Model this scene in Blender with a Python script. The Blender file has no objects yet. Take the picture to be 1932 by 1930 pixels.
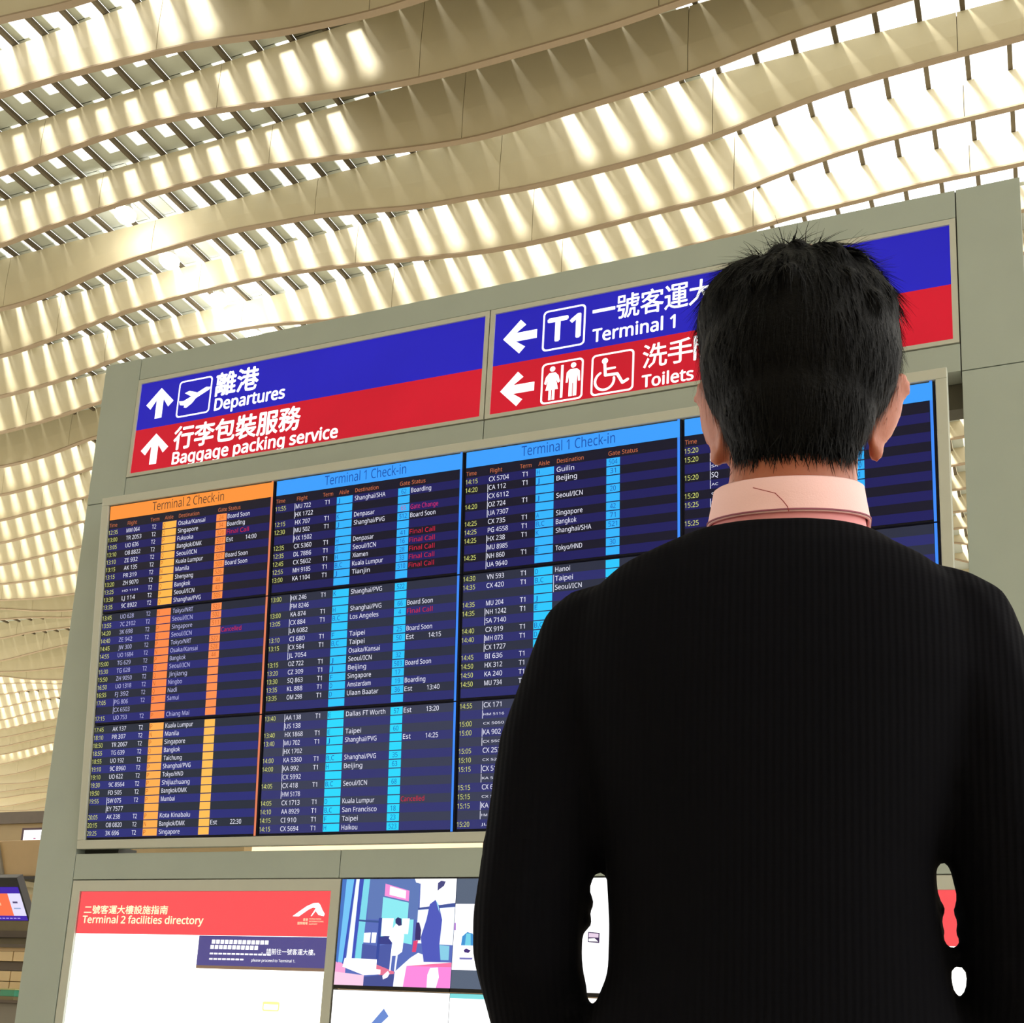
import bpy, bmesh, math, random
import numpy as np
from mathutils import Vector, Matrix
random.seed(7)
rng = np.random.default_rng(7)
scene = bpy.context.scene
C = scene.collection

# ------------------------------------------------------------------ camera, world, sun, exposure
cam_data = bpy.data.cameras.new('camera')
cam = bpy.data.objects.new('camera', cam_data)
C.objects.link(cam)
cam_data.sensor_width = 36.0
cam_data.lens = 2300.16 * 36.0 / 1932.0
cam_data.shift_x = (966.0 - 1033.73) / 1932.0
cam_data.shift_y = (1418.64 - 965.0) / 1932.0
cam_data.clip_end = 400
rt, up, fw = (Vector((0.92542, 0.37628, 0.04487)), Vector((0.04440, -0.22527, 0.97329)), Vector((-0.37634, 0.89870, 0.22517)))
cam.matrix_world = Matrix(((rt.x, up.x, -fw.x, 0), (rt.y, up.y, -fw.y, 0), (rt.z, up.z, -fw.z, 0.98), (0, 0, 0, 1)))
scene.camera = cam

world = bpy.data.worlds.new('world'); scene.world = world
world.use_nodes = True
bg = world.node_tree.nodes['Background']
bg.inputs[0].default_value = (1.0, 0.97, 0.91, 1)
bg.inputs[1].default_value = 2.75

sun_data = bpy.data.lights.new('sun', 'SUN')
sun_data.energy = 8.0; sun_data.color = (1.0, 0.95, 0.80); sun_data.angle = math.radians(9)
sun = bpy.data.objects.new('sun', sun_data); C.objects.link(sun)
sun.rotation_euler = Vector((0.44, 1.15, -0.95)).to_track_quat('-Z', 'Y').to_euler()

scene.view_settings.view_transform = 'Standard'
scene.view_settings.look = 'None'
scene.view_settings.gamma = 1.0
scene.view_settings.use_curve_mapping = False
scene.view_settings.exposure = 0.0
scene.cycles.max_bounces = 6
scene.cycles.caustics_reflective = False
scene.cycles.caustics_refractive = False
scene.cycles.use_denoising = True

# ------------------------------------------------------------------ helpers
def lin(c):
    return tuple((x / 255 / 12.92) if x / 255 <= 0.04045 else ((x / 255 + 0.055) / 1.055) ** 2.4 for x in c)

def mat(name, rgb, rough=0.6, metal=0.0, noise=0.0, scale=8.0, bump=0.0, bscale=200.0, spec=0.5):
    m = bpy.data.materials.new(name); m.use_nodes = True
    nt = m.node_tree; b = nt.nodes['Principled BSDF']
    b.inputs['Base Color'].default_value = (*lin(rgb), 1)
    b.inputs['Roughness'].default_value = rough
    b.inputs['Metallic'].default_value = metal
    b.inputs['Specular IOR Level'].default_value = spec
    if noise or bump:
        tc = nt.nodes.new('ShaderNodeTexCoord')
        n = nt.nodes.new('ShaderNodeTexNoise'); n.inputs['Scale'].default_value = scale; n.inputs['Detail'].default_value = 4
        nt.links.new(tc.outputs['Object'], n.inputs['Vector'])
        if noise:
            mx = nt.nodes.new('ShaderNodeMix'); mx.data_type = 'RGBA'
            c = lin(rgb)
            mx.inputs['A'].default_value = (*[x * (1 - noise) for x in c], 1)
            mx.inputs['B'].default_value = (*[min(1, x * (1 + noise)) for x in c], 1)
            nt.links.new(n.outputs['Fac'], mx.inputs['Factor'])
            nt.links.new(mx.outputs['Result'], b.inputs['Base Color'])
        if bump:
            n2 = nt.nodes.new('ShaderNodeTexNoise'); n2.inputs['Scale'].default_value = bscale
            nt.links.new(tc.outputs['Object'], n2.inputs['Vector'])
            bp = nt.nodes.new('ShaderNodeBump'); bp.inputs['Strength'].default_value = bump; bp.inputs['Distance'].default_value = 0.002
            nt.links.new(n2.outputs['Fac'], bp.inputs['Height'])
            nt.links.new(bp.outputs['Normal'], b.inputs['Normal'])
    return m

def glow(name, rgb, strength=1.0, noise=0.0, scale=2.0, base=(10, 10, 14), rough=0.35):
    """a lit surface: emission over a dark, slightly glossy face"""
    m = bpy.data.materials.new(name); m.use_nodes = True
    nt = m.node_tree; b = nt.nodes['Principled BSDF']
    b.inputs['Base Color'].default_value = (*lin(base), 1)
    b.inputs['Roughness'].default_value = rough
    b.inputs['Specular IOR Level'].default_value = 0.15
    c = lin(rgb)
    b.inputs['Emission Color'].default_value = (*c, 1)
    b.inputs['Emission Strength'].default_value = strength
    if noise:
        tc = nt.nodes.new('ShaderNodeTexCoord')
        n = nt.nodes.new('ShaderNodeTexNoise'); n.inputs['Scale'].default_value = scale; n.inputs['Detail'].default_value = 3
        nt.links.new(tc.outputs['Object'], n.inputs['Vector'])
        mx = nt.nodes.new('ShaderNodeMix'); mx.data_type = 'RGBA'
        mx.inputs['A'].default_value = (*[x * (1 - noise) for x in c], 1)
        mx.inputs['B'].default_value = (*[x * (1 + noise) for x in c], 1)
        nt.links.new(n.outputs['Fac'], mx.inputs['Factor'])
        nt.links.new(mx.outputs['Result'], b.inputs['Emission Color'])
    return m

def mesh_obj(name, verts, faces, m, parent=None, smooth=False, mats=None, fm=None):
    me = bpy.data.meshes.new(name)
    me.from_pydata([tuple(v) for v in verts], [], faces)
    for q in (mats or [m]): me.materials.append(q)
    if fm is not None: me.polygons.foreach_set('material_index', fm)
    if smooth: me.polygons.foreach_set('use_smooth', [True] * len(me.polygons))
    me.update()
    o = bpy.data.objects.new(name, me); C.objects.link(o)
    if parent: o.parent = parent
    return o

class MB:
    """collects boxes, prisms and polygons into one mesh"""
    def __init__(s): s.v = []; s.f = []; s.m = []; s.mats = []
    def mi(s, m):
        if m not in s.mats: s.mats.append(m)
        return s.mats.index(m)
    def box(s, x0, x1, y0, y1, z0, z1, m=None):
        b = len(s.v)
        s.v += [(x, y, z) for z in (z0, z1) for y in (y0, y1) for x in (x0, x1)]
        q = [(0, 2, 3, 1), (4, 5, 7, 6), (0, 1, 5, 4), (2, 6, 7, 3), (0, 4, 6, 2), (1, 3, 7, 5)]
        s.f += [tuple(b + i for i in k) for k in q]; s.m += [s.mi(m)] * 6
        return s
    def hexa(s, p, m=None):   # 8 corner points, same order as box
        b = len(s.v); s.v += [tuple(a) for a in p]
        q = [(0, 2, 3, 1), (4, 5, 7, 6), (0, 1, 5, 4), (2, 6, 7, 3), (0, 4, 6, 2), (1, 3, 7, 5)]
        s.f += [tuple(b + i for i in k) for k in q]; s.m += [s.mi(m)] * 6
        return s
    def rect(s, x0, x1, z0, z1, y, m=None):   # facing -y
        b = len(s.v); s.v += [(x0, y, z0), (x1, y, z0), (x1, y, z1), (x0, y, z1)]
        s.f.append((b, b + 1, b + 2, b + 3)); s.m.append(s.mi(m)); return s
    def poly(s, pts, y, m=None):
        b = len(s.v); s.v += [(p[0], y, p[1]) for p in pts]
        s.f.append(tuple(range(b, b + len(pts)))); s.m.append(s.mi(m)); return s
    def add(s, verts, faces, m=None):
        b = len(s.v); s.v += [tuple(a) for a in verts]
        s.f += [tuple(b + i for i in f) for f in faces]; s.m += [s.mi(m)] * len(faces); return s
    def build(s, name, parent=None, smooth=False, bevel=0.0):
        o = mesh_obj(name, s.v, s.f, None, parent, smooth, mats=s.mats, fm=s.m)
        if bevel:
            b = o.modifiers.new('bevel', 'BEVEL'); b.width = bevel; b.segments = 2; b.limit_method = 'ANGLE'
        return o

def empty(name, loc=(0, 0, 0), rot=(0, 0, 0)):
    o = bpy.data.objects.new(name, None); C.objects.link(o)
    o.location = loc; o.rotation_euler = rot; o.empty_display_size = 0.1
    return o
def tag(o, label=None, cat=None, group=None, kind=None):
    if label: o['label'] = label
    if cat: o['category'] = cat
    if group: o['group'] = group
    if kind: o['kind'] = kind
    return o

# flat lettering: every distinct string is converted once, then stamped
import os
try:        # the plain sans face that ships inside Blender; its default face is used if it is not there
    sans = bpy.data.fonts.load(os.path.join(bpy.utils.system_resource('DATAFILES'), 'fonts', 'NotoSansHebrew-Regular.woff2'))
except Exception:
    sans = None
_glyph = {}
_cap = [0.682]
def prepare_text(strings):
    objs = []
    if ('H', 0.0) not in _glyph: strings = [('H', 0.0)] + list(strings)
    for s, b in strings:
        if (s, b) in _glyph: continue
        c = bpy.data.curves.new('t', 'FONT'); c.body = s; c.resolution_u = 2
        if sans and ord(s[0]) < 9000: c.font = sans
        o = bpy.data.objects.new('t', c); C.objects.link(o); objs.append((s, b, o)); _glyph[(s, b)] = None
    bpy.context.view_layer.update()
    dg = bpy.context.evaluated_depsgraph_get()
    for s, b, o in objs:
        e = o.evaluated_get(dg); me = e.to_mesh()
        v = [(p.co.x, p.co.y) for p in me.vertices]; f = [tuple(p.vertices) for p in me.polygons]
        e.to_mesh_clear()
        _glyph[(s, b)] = (v, f)
        if s == 'H' and v: _cap[0] = max(p[1] for p in v)
    for s, b, o in objs:
        c = o.data; bpy.data.objects.remove(o); bpy.data.curves.remove(c)
def stamp(mb, s, x0, z0, y, m, width=None, cap=None, bold=0.0, ztop=None, shear=0.0):
    """lay the string from x0 along +x with its baseline at z0; width and cap height in metres"""
    if (s, bold) not in _glyph: prepare_text([(s, bold)])
    v, f = _glyph[(s, bold)]
    if not v: return
    xs = [a[0] for a in v]; mx0, mx1 = min(xs), max(xs)
    ys = [a[1] for a in v]; my0, my1 = min(ys), max(ys)
    if ztop is not None:         # fit the inked height exactly between z0 and ztop
        sy = (ztop - z0) / (my1 - my0); oy = my0
    else:
        sy = cap / _cap[0]; oy = 0
    sx = width / (mx1 - mx0) if width else sy
    shifts = [(0, 0)]
    if bold > 0:        # heavier characters: the same outline laid down a few times
        w = bold * sy * .9
        shifts = [(0, 0), (w, 0), (-w, 0), (0, w), (0, -w), (w * .7, w * .7), (-w * .7, -w * .7)]
    for i, (dx, dz) in enumerate(shifts):
        mb.add([(x0 + dx + (a - mx0) * sx, y - i * 1e-5, z0 + dz + (b - oy) * sy) for a, b in v], f, m)

# ------------------------------------------------------------------ materials
M = dict(
    slat=mat('slat_paint', (206, 197, 168), 0.5, noise=0.05, scale=3, bump=0.06, bscale=60),
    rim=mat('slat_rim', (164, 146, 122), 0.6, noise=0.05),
    beam=mat('cross_beam_paint', (98, 88, 72), 0.6, noise=0.1),
    roof=mat('roof_panel_paint', (196, 204, 198), 0.5, noise=0.06, scale=1.5),
    roof_dark=mat('roof_panel_olive', (128, 124, 104), 0.6, noise=0.15, scale=1.2),
    floor=mat('floor_stone', (190, 184, 170), 0.35, noise=0.12, scale=3),
    wall=mat('wall_tan', (196, 166, 128), 0.7, noise=0.1, scale=0.4),
    frame=mat('frame_grey', (173, 185, 178), 0.45, noise=0.05, scale=5, bump=0.05, bscale=300),
    frame2=mat('frame_silver', (200, 204, 194), 0.4, metal=0.05, noise=0.04),
    dark=mat('dark_inner', (60, 62, 58), 0.7, noise=0.1),
    black=mat('black_plastic', (14, 14, 16), 0.4, noise=0.1),
)

# ------------------------------------------------------------------ the hall: floor, far wall
fl = MB().box(-75, 40, -30, 62, -0.3, 0.0, M['floor']).build('floor'); tag(fl, kind='structure')
wl = MB().box(-75, 40, 58, 58.4, 0.0, 13.2, M['wall']).build('wall_back'); tag(wl, kind='structure')
wf = MB().box(-75, 40, -17, -16.6, 0.0, 12.7, mat('light_block_paint', (190, 180, 160), 0.7, noise=.1, scale=.3)).build('light_block_wall'); tag(wf, kind='structure')  # unseen wall added behind the camera to cut the front light

# ------------------------------------------------------------------ the ceiling of hanging wavy slats
# for each slat: (x, z of its lower edge); slats hang 1.1 m apart from a flat grid at z = 12.58
EDGE = {
    0: [(-10.31, 11.64), (-9.84, 11.56), (-9.14, 11.48)],
    1: [(-11.50, 11.90), (-10.80, 11.91), (-10.11, 11.86), (-9.46, 11.81), (-8.82, 11.76), (-8.20, 11.67), (-7.57, 11.54), (-6.96, 11.46), (-6.34, 11.39), (-5.71, 11.38)],
    2: [(-12.63, 11.90), (-11.87, 11.96), (-11.14, 12.01), (-10.43, 12.02), (-9.73, 11.98), (-9.05, 11.90), (-8.37, 11.79), (-7.77, 11.69), (-6.93, 11.57), (-6.10, 11.49), (-5.51, 11.48), (-4.76, 11.48), (-4.05, 11.48), (-3.51, 11.52), (-3.14, 11.55)],
    3: [(-13.75, 11.80), (-13.18, 11.89), (-12.30, 11.94), (-11.75, 11.99), (-11.06, 12.00), (-10.36, 12.01), (-9.64, 11.99), (-9.01, 11.94), (-8.30, 11.84), (-7.58, 11.73), (-7.08, 11.65), (-6.30, 11.55), (-5.75, 11.53), (-5.14, 11.57), (-4.36, 11.60), (-3.49, 11.65), (-2.76, 11.74), (-2.25, 11.83), (-1.76, 11.85), (-1.11, 11.90)],
    4: [(-14.86, 11.67), (-14.05, 11.70), (-13.42, 11.83), (-12.72, 11.96), (-12.23, 12.02), (-11.31, 12.05), (-10.49, 12.07), (-9.93, 12.02), (-9.06, 11.97), (-8.12, 11.83), (-7.48, 11.71), (-6.65, 11.67), (-5.78, 11.60), (-4.84, 11.61), (-4.12, 11.63), (-3.43, 11.69), (-2.58, 11.85), (-1.86, 11.96), (-1.16, 12.00), (-0.41, 12.02), (0.15, 12.03)],
    5: [(-15.99, 11.68), (-14.82, 11.82), (-13.70, 11.99), (-12.87, 12.05), (-11.94, 12.08), (-11.29, 12.08), (-10.70, 12.07), (-9.94, 12.02), (-8.79, 11.89), (-7.62, 11.74), (-7.09, 11.67), (-6.04, 11.63), (-5.04, 11.67), (-4.08, 11.71), (-3.52, 11.70), (-2.69, 11.88), (-1.83, 12.00), (-1.01, 12.04), (0.13, 12.05)],
    6: [(-17.14, 11.72), (-15.87, 11.80), (-14.76, 11.97), (-13.95, 12.11), (-13.08, 12.13), (-12.10, 12.09), (-11.47, 12.07), (-10.65, 11.95), (-9.83, 11.87), (-6.74, 11.69), (-3.70, 11.92), (-2.91, 12.03), (-1.99, 12.05), (-1.11, 12.11), (0.01, 12.09)],
    7: [(-18.27, 11.74), (-16.93, 11.85), (-15.84, 12.02), (-0.79, 12.16)],
    8: [(-19.40, 11.71), (-18.32, 11.77), (-16.97, 12.03), (-0.87, 12.24)],
    9: [(-20.54, 11.73), (-19.40, 11.82), (-18.03, 12.04), (-0.95, 12.28)],
    10: [(-21.68, 11.75), (-20.48, 11.88), (-19.18, 12.04), (-1.02, 12.31)],
    11: [(-22.82, 11.78), (-21.56, 11.91), (-20.27, 12.06), (-1.10, 12.32)],
    12: [(-23.95, 11.77), (-22.63, 11.88), (-21.36, 12.00), (-1.18, 12.32)],
    13: [(-25.09, 11.79), (-23.68, 11.79), (-22.46, 11.87), (-1.26, 12.30)],
    14: [(-26.24, 11.86), (-24.75, 11.77), (-23.61, 11.79), (-1.34, 12.28)],
    15: [(-27.43, 12.12), (-26.36, 11.95), (-25.55, 11.86), (-24.69, 11.80), (-1.42, 12.26)],
    16: [(-28.59, 12.26), (-27.51, 12.23), (-25.82, 12.07), (-1.50, 12.25)],
    17: [(-29.69, 12.10), (-28.60, 12.22), (-26.92, 12.25), (-1.57, 12.34)],
    18: [(-30.77, 11.79), (-29.43, 11.98), (-28.03, 12.15), (-1.64, 12.52)],
    19: [(-31.91, 11.85), (-30.71, 11.79), (-29.15, 11.83), (-1.72, 12.66)],
    20: [(-33.10, 12.12), (-31.82, 11.90), (-30.24, 11.77), (-1.80, 12.71)],
    21: [(-34.26, 12.23), (-32.96, 12.18), (-31.33, 12.01)],
    22: [(-35.38, 12.20), (-33.83, 12.30), (-32.40, 12.20)],
    23: [(-36.49, 12.06), (-35.14, 12.23), (-33.62, 12.32)],
    24: [(-37.60, 11.90), (-36.22, 12.12), (-34.67, 12.25)],
    25: [(-38.72, 11.86), (-37.29, 12.05), (-35.79, 12.19)],
    26: [(-39.86, 11.85), (-38.38, 12.02), (-36.90, 12.21)],
    27: [(-40.98, 11.77), (-39.47, 11.98), (-37.96, 12.18)],
    28: [(-42.10, 11.73), (-40.57, 11.94), (-39.07, 12.18)],
    29: [(-43.21, 11.59), (-41.64, 11.84), (-40.24, 12.14)],
    30: [(-44.29, 11.33), (-42.68, 11.52), (-41.33, 11.83)],
    31: [(-45.41, 11.23), (-43.72, 11.24), (-42.48, 11.42)],
    32: [(-46.52, 11.10), (-44.81, 11.25), (-43.58, 11.31)],
    33: [(-47.64, 11.04), (-45.90, 11.22), (-44.70, 11.26)],
    34: [(-48.74, 10.85), (-46.96, 11.04), (-45.83, 11.22)],
    35: [(-49.88, 10.89), (-48.09, 10.85), (-46.93, 11.01)],
    36: [(-51.02, 10.90), (-49.02, 10.93), (-48.00, 10.85)],
    37: [(-52.12, 10.72), (-50.61, 10.66), (-49.16, 10.77)],
}
TOPZ = 12.58
def slat_y(k): return 8 + 1.1 * k
def edge_z(k, x):
    if k in EDGE:
        p = EDGE[k]
        if x <= p[0][0]:
            return min(12.3, p[0][1] + 0.10 * math.sin((p[0][0] - x) * 0.5))
        if x >= p[-1][0]:
            return min(12.35, p[-1][1] + 0.10 * math.sin((x - p[-1][0]) * 0.5))
        for (a, za), (b, zb) in zip(p, p[1:]):
            if a <= x <= b:
                t = (x - a) / (b - a); 
                if b - a > 3: t = t * t * (3 - 2 * t)
                return za + (zb - za) * t
    return 11.78 + 0.26 * math.sin(0.52 * x + 0.35 * k + 1.0)
def smooth_z(k, x):
    return (edge_z(k, x - 0.35) + edge_z(k, x - 0.12) + edge_z(k, x + 0.12) + edge_z(k, x + 0.35)) / 4

ceiling = empty('ceiling', (0, 0, 12.6)); tag(ceiling, kind='structure')
PITCH = 2.85
SEAM0 = -0.55
def x_range(k):
    y = slat_y(k)
    if k < 0: return -26, 12
    return -1.16 * y - 4, 5.0
for k in range(-20, 38):
    y = slat_y(k); xa, xb = x_range(k)
    n0 = math.floor((xa - SEAM0) / PITCH); n1 = math.ceil((xb - SEAM0) / PITCH)
    xs0, xs1 = SEAM0 + n0 * PITCH, SEAM0 + n1 * PITCH
    step = PITCH / 12 if 0 <= k < 12 else PITCH / 7
    n = int(round((xs1 - xs0) / step)); xs = [xs0 + i * step for i in range(n + 1)]
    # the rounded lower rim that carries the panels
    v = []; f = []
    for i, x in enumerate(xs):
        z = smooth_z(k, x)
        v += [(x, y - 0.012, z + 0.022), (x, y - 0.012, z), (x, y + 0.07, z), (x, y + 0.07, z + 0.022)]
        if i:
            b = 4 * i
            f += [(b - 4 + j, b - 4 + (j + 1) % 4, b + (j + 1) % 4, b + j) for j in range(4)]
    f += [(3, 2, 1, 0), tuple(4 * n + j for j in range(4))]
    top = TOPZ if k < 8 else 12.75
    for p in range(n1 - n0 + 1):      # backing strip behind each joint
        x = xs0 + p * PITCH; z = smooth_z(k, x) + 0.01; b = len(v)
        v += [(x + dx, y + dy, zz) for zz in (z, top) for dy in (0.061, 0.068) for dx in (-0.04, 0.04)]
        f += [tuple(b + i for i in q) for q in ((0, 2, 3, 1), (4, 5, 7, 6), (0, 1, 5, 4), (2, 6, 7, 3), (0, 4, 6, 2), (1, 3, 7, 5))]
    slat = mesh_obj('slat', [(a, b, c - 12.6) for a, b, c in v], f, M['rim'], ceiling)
    per = int(round(PITCH / step))
    for p in range(n1 - n0):
        pv = []; pf = []
        for j in range(per + 1):
            x = xs[p * per + j]
            z = smooth_z(k, x) + 0.02
            if j == 0: x += 0.004
            if j == per: x -= 0.004
            tz = max(top if (k < 8 or x < -8) else 13.05, z + 0.25)
            # the face bows very slightly towards the hall
            pv += [(x, y, z), (x, y - 0.015, z + 0.4 * (tz - z)), (x, y, tz), (x, y + 0.06, tz), (x, y + 0.06, z)]
            if j:
                b = 5 * j
                pf += [(b - 5 + i, b - 5 + (i + 1) % 5, b + (i + 1) % 5, b + i) for i in range(5)]
        pf += [(4, 3, 2, 1, 0), tuple(5 * per + i for i in range(5))]
        mesh_obj('panel', [(a, b, c - 12.6) for a, b, c in pv], pf, M['slat'], slat)

# cross beams over the slats, 0.475 m apart
BEAM = 0.475
def bays(k0, k1): return slat_y(k0) + 0.06, slat_y(k1)
beam_me = None
jx = [-0.005 - BEAM * i for i in range(-10, 122)]
for x in jx:
    ya = (-x - 6) / 1.16 - 2 if x < -26 else -16.0
    if beam_me is None:
        b = MB().box(-0.028, 0.028, 0, 1, 0.0, 0.055, M['beam']).build('cross_beam', ceiling); beam_me = b.data
    else:
        b = bpy.data.objects.new('cross_beam', beam_me); C.objects.link(b); b.parent = ceiling
    b.location = (x, ya, -0.015); b.scale = (1, 50 - ya, 1)

# roof panels between the beams; the strips left open show the sky
milky = bpy.data.materials.new('sun_diffuser_pane'); milky.use_nodes = True  # added panes that show white yet keep direct sun off what lies below
nt = milky.node_tree; nt.nodes.clear()
out = nt.nodes.new('ShaderNodeOutputMaterial'); tr = nt.nodes.new('ShaderNodeBsdfTranslucent'); tr.inputs[0].default_value = (0.60, 0.60, 0.57, 1)
nt.links.new(tr.outputs[0], out.inputs[0])
def noise1(i, k): return (math.sin(i * 12.9898 + k * 78.233) * 43758.5453) % 1.0
roof_stuff = MB(); sun_block_roof = MB(); pane = MB()
for k in range(1, 38):
    y0, y1 = slat_y(k - 1) + 0.01, slat_y(k) + 0.02
    for i, x in enumerate(jx):
        if x < -1.16 * y1 - 4 or x > 5: continue
        a, b = x + 0.03, x + BEAM - 0.03
        cells = []
        if k == 1:
            cells = [(a, a + 0.12, y0, y1)] if x < -8.9 else [(a, b, y0, y1)]
        elif k == 2:
            cells = ([(a, a + 0.19, y0, y1), (a + 0.19, b, y0 + 0.84, y1)] if x < -7.6 else [(a, b, y0, y1)])
        elif k == 3:
            cells = ([(a, a + 0.18, y0, y1), (a + 0.18, b, y0 + 0.88, y1)] if x < -8.2 else [(a, b, y0, y1)])
        elif k < 8:
            if x < -6.0:
                w = 0.14 + 0.13 * noise1(i, k // 2)
                if x < -13: w += 0.07
                cells = [(a, a + w, y0, y1)]
                if k == 4: pane.box(a + w, b, y0, y1, 0.065, 0.071, milky)
            elif x < -3.6: cells = [(a, a + 0.20, y0, y1)]
            elif k == 4: pane.box(a, b, y0, y1, 0.065, 0.071, milky)
        elif k in (9, 10, 11, 12, 13, 14, 21, 22, 23, 24, 25, 29, 34): cells = [(a, a + 0.21, y0, y1)]
        elif k < 20 and x > -8: cells = [(a, a + 0.30, y0, y1)]
        else: cells = [(a, b, y0, y1)]
        for (xa, xb, ya, yb) in cells:
            m = M['roof_dark'] if (k <= 3 and x > -8.2) else M['roof']
            if 1 <= k <= 7 and -17 < x < -5 and (xb - xa) < 0.4:
                o = MB().box(xa, xb, ya, yb, 0.045, 0.065, m).build('roof_panel', ceiling)
            else:
                roof_stuff.box(xa, xb, ya, yb, 0.045, 0.065, m)
# unseen roof with diffusing panes, added over and behind the viewer to block sun
for i, x in enumerate(jx):
    if x > 5 or x < -26: continue
    a, b = x + 0.03, x + BEAM - 0.03
    sun_block_roof.box(a, a + 0.22, -16.6, slat_y(0), 0.045, 0.065, M['roof'])
    pane.box(a + 0.22, b, -16.6, slat_y(0), 0.065, 0.071, milky)
tag(roof_stuff.build('roof_panel', ceiling), kind='stuff')
tag(sun_block_roof.build('roof_panel', ceiling), kind='stuff')
tag(pane.build('sun_diffuser_pane', ceiling), kind='stuff')

# the row of lamps hung between the slats
lamp_m = glow('lamp_face', (255, 250, 240), 40.0)
lamp_b = mat('lamp_housing', (170, 170, 160), 0.4, metal=0.6, noise=0.05)
def lathe(prof, n=20):
    v = []; f = []
    for r, z in prof:
        for i in range(n):
            a = 2 * math.pi * i / n; v.append((r * math.cos(a), r * math.sin(a), z))
    for j in range(len(prof) - 1):
        for i in range(n):
            f.append((j * n + i, j * n + (i + 1) % n, (j + 1) * n + (i + 1) % n, (j + 1) * n + i))
    f.append(tuple(range(n))[::-1]); f.append(tuple((len(prof) - 1) * n + i for i in range(n)))
    return v, f
place = ['highest of the row of four', 'second from the top of four', 'third from the top, widest glare', 'lowest, just above the grey board']
for q, (x, y, z) in enumerate([(-12.0, 11.85, 12.36), (-12.1, 12.95, 12.36), (-12.0, 14.05, 12.36), (-12.1, 15.15, 12.36)]):
    L = empty('ceiling_lamp', (x, y, z))
    tag(L, 'glaring white ceiling lamp between wavy slats, ' + place[q], 'lamp', 'lamps between the ceiling slats')
    v, f = lathe([(0.05, 0.16), (0.06, 0.08), (0.10, 0.03), (0.11, 0.0)])
    mesh_obj('housing', v, f, lamp_b, L, True)
    v, f = lathe([(0.10, 0.0), (0.15, -0.05), (0.15, -0.10), (0.09, -0.17), (0.01, -0.185)])
    mesh_obj('lens', v, f, lamp_m, L, True)
    ld = bpy.data.lights.new('lamp_light', 'POINT'); ld.energy = (12, 12, 34, 20)[q]; ld.color = (1, 0.97, 0.88); ld.shadow_soft_size = 0.14
    lo = bpy.data.objects.new('lamp_light', ld); C.objects.link(lo); lo.parent = L; lo.location = (0, 0, -0.25)

# ------------------------------------------------------------------ the big grey board that carries signs and screens
FS = 1.0162; FY = 4.60 * FS
def FX(x): return x * FS
def FZ(z): return 0.98 + (z - 0.98) * FS
board = empty('board_frame', (FX(-2.314), FY, 0))
tag(board, 'tall pale grey metal board frame holding signs, flight screens and posters behind the person', 'board')
def fpart(name, x0, x1, z0, z1, y0=0.0, y1=0.22, m=None, gap=0.0022, bev=0.0015, parent=None):
    X0, X1, Z0, Z1 = FX(x0) + gap, FX(x1) - gap, FZ(z0) + gap, FZ(z1) - gap
    ox, oy = FX(-2.314), FY
    return MB().box(X0 - ox, X1 - ox, y0, y1, max(Z0, 0.0), Z1, m or M['frame']).build(name, parent or board, bevel=bev)
L0, L1, CX, R1, R0 = -4.643, -4.399, -2.322, -0.234, 0.015
fpart('stile_panel', L0, L1, 3.600, 4.423); fpart('stile_panel', L0, L1, -0.2, 3.600)
fpart('stile_panel', R1, R0, 3.600, 4.423); fpart('stile_panel', R1, R0, -0.2, 3.600)
fpart('rail_panel', L1, R1, 4.292, 4.423)
fpart('rail_panel', L1, CX, 3.600, 3.724); fpart('rail_panel', CX, R1, 3.600, 3.724)
fpart('rail_panel', L1, -2.895, 1.606, 1.735); fpart('rail_panel', -2.895, -1.19, 1.606, 1.735); fpart('rail_panel', -1.19, R1, 1.606, 1.735)
fpart('base_panel', L1, R1, -0.2, 0.60)
# dark carcass seen only in the joints, and the beam the display hangs from
ox = FX(-2.314)
MB().box(FX(L0) + .01 - ox, FX(R0) - .01 - ox, .012, .20, FZ(3.604), FZ(4.42), M['dark']).box(FX(L0) + .01 - ox, FX(L1) - .006 - ox, .012, .2, .01, 3.7, M['dark']).box(FX(R1) + .006 - ox, FX(R0) - .01 - ox, .012, .2, .01, 3.7, M['dark']).box(FX(L1) - ox, FX(R1) - ox, .012, .2, FZ(1.61), FZ(1.731), M['dark']).build('inner_core', board)
MB().box(FX(L1) - ox, FX(R1) - ox, .10, .19, FZ(3.49), FZ(3.60), mat('support_grey', (96, 96, 84), 0.6, noise=.2, scale=4)).build('support_beam', board)
MB().box(FX(L1) - ox, FX(L1) + .21 - ox, .06, .19, FZ(1.736), FZ(1.775), M['dark']).build('support_bracket', board)

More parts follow.
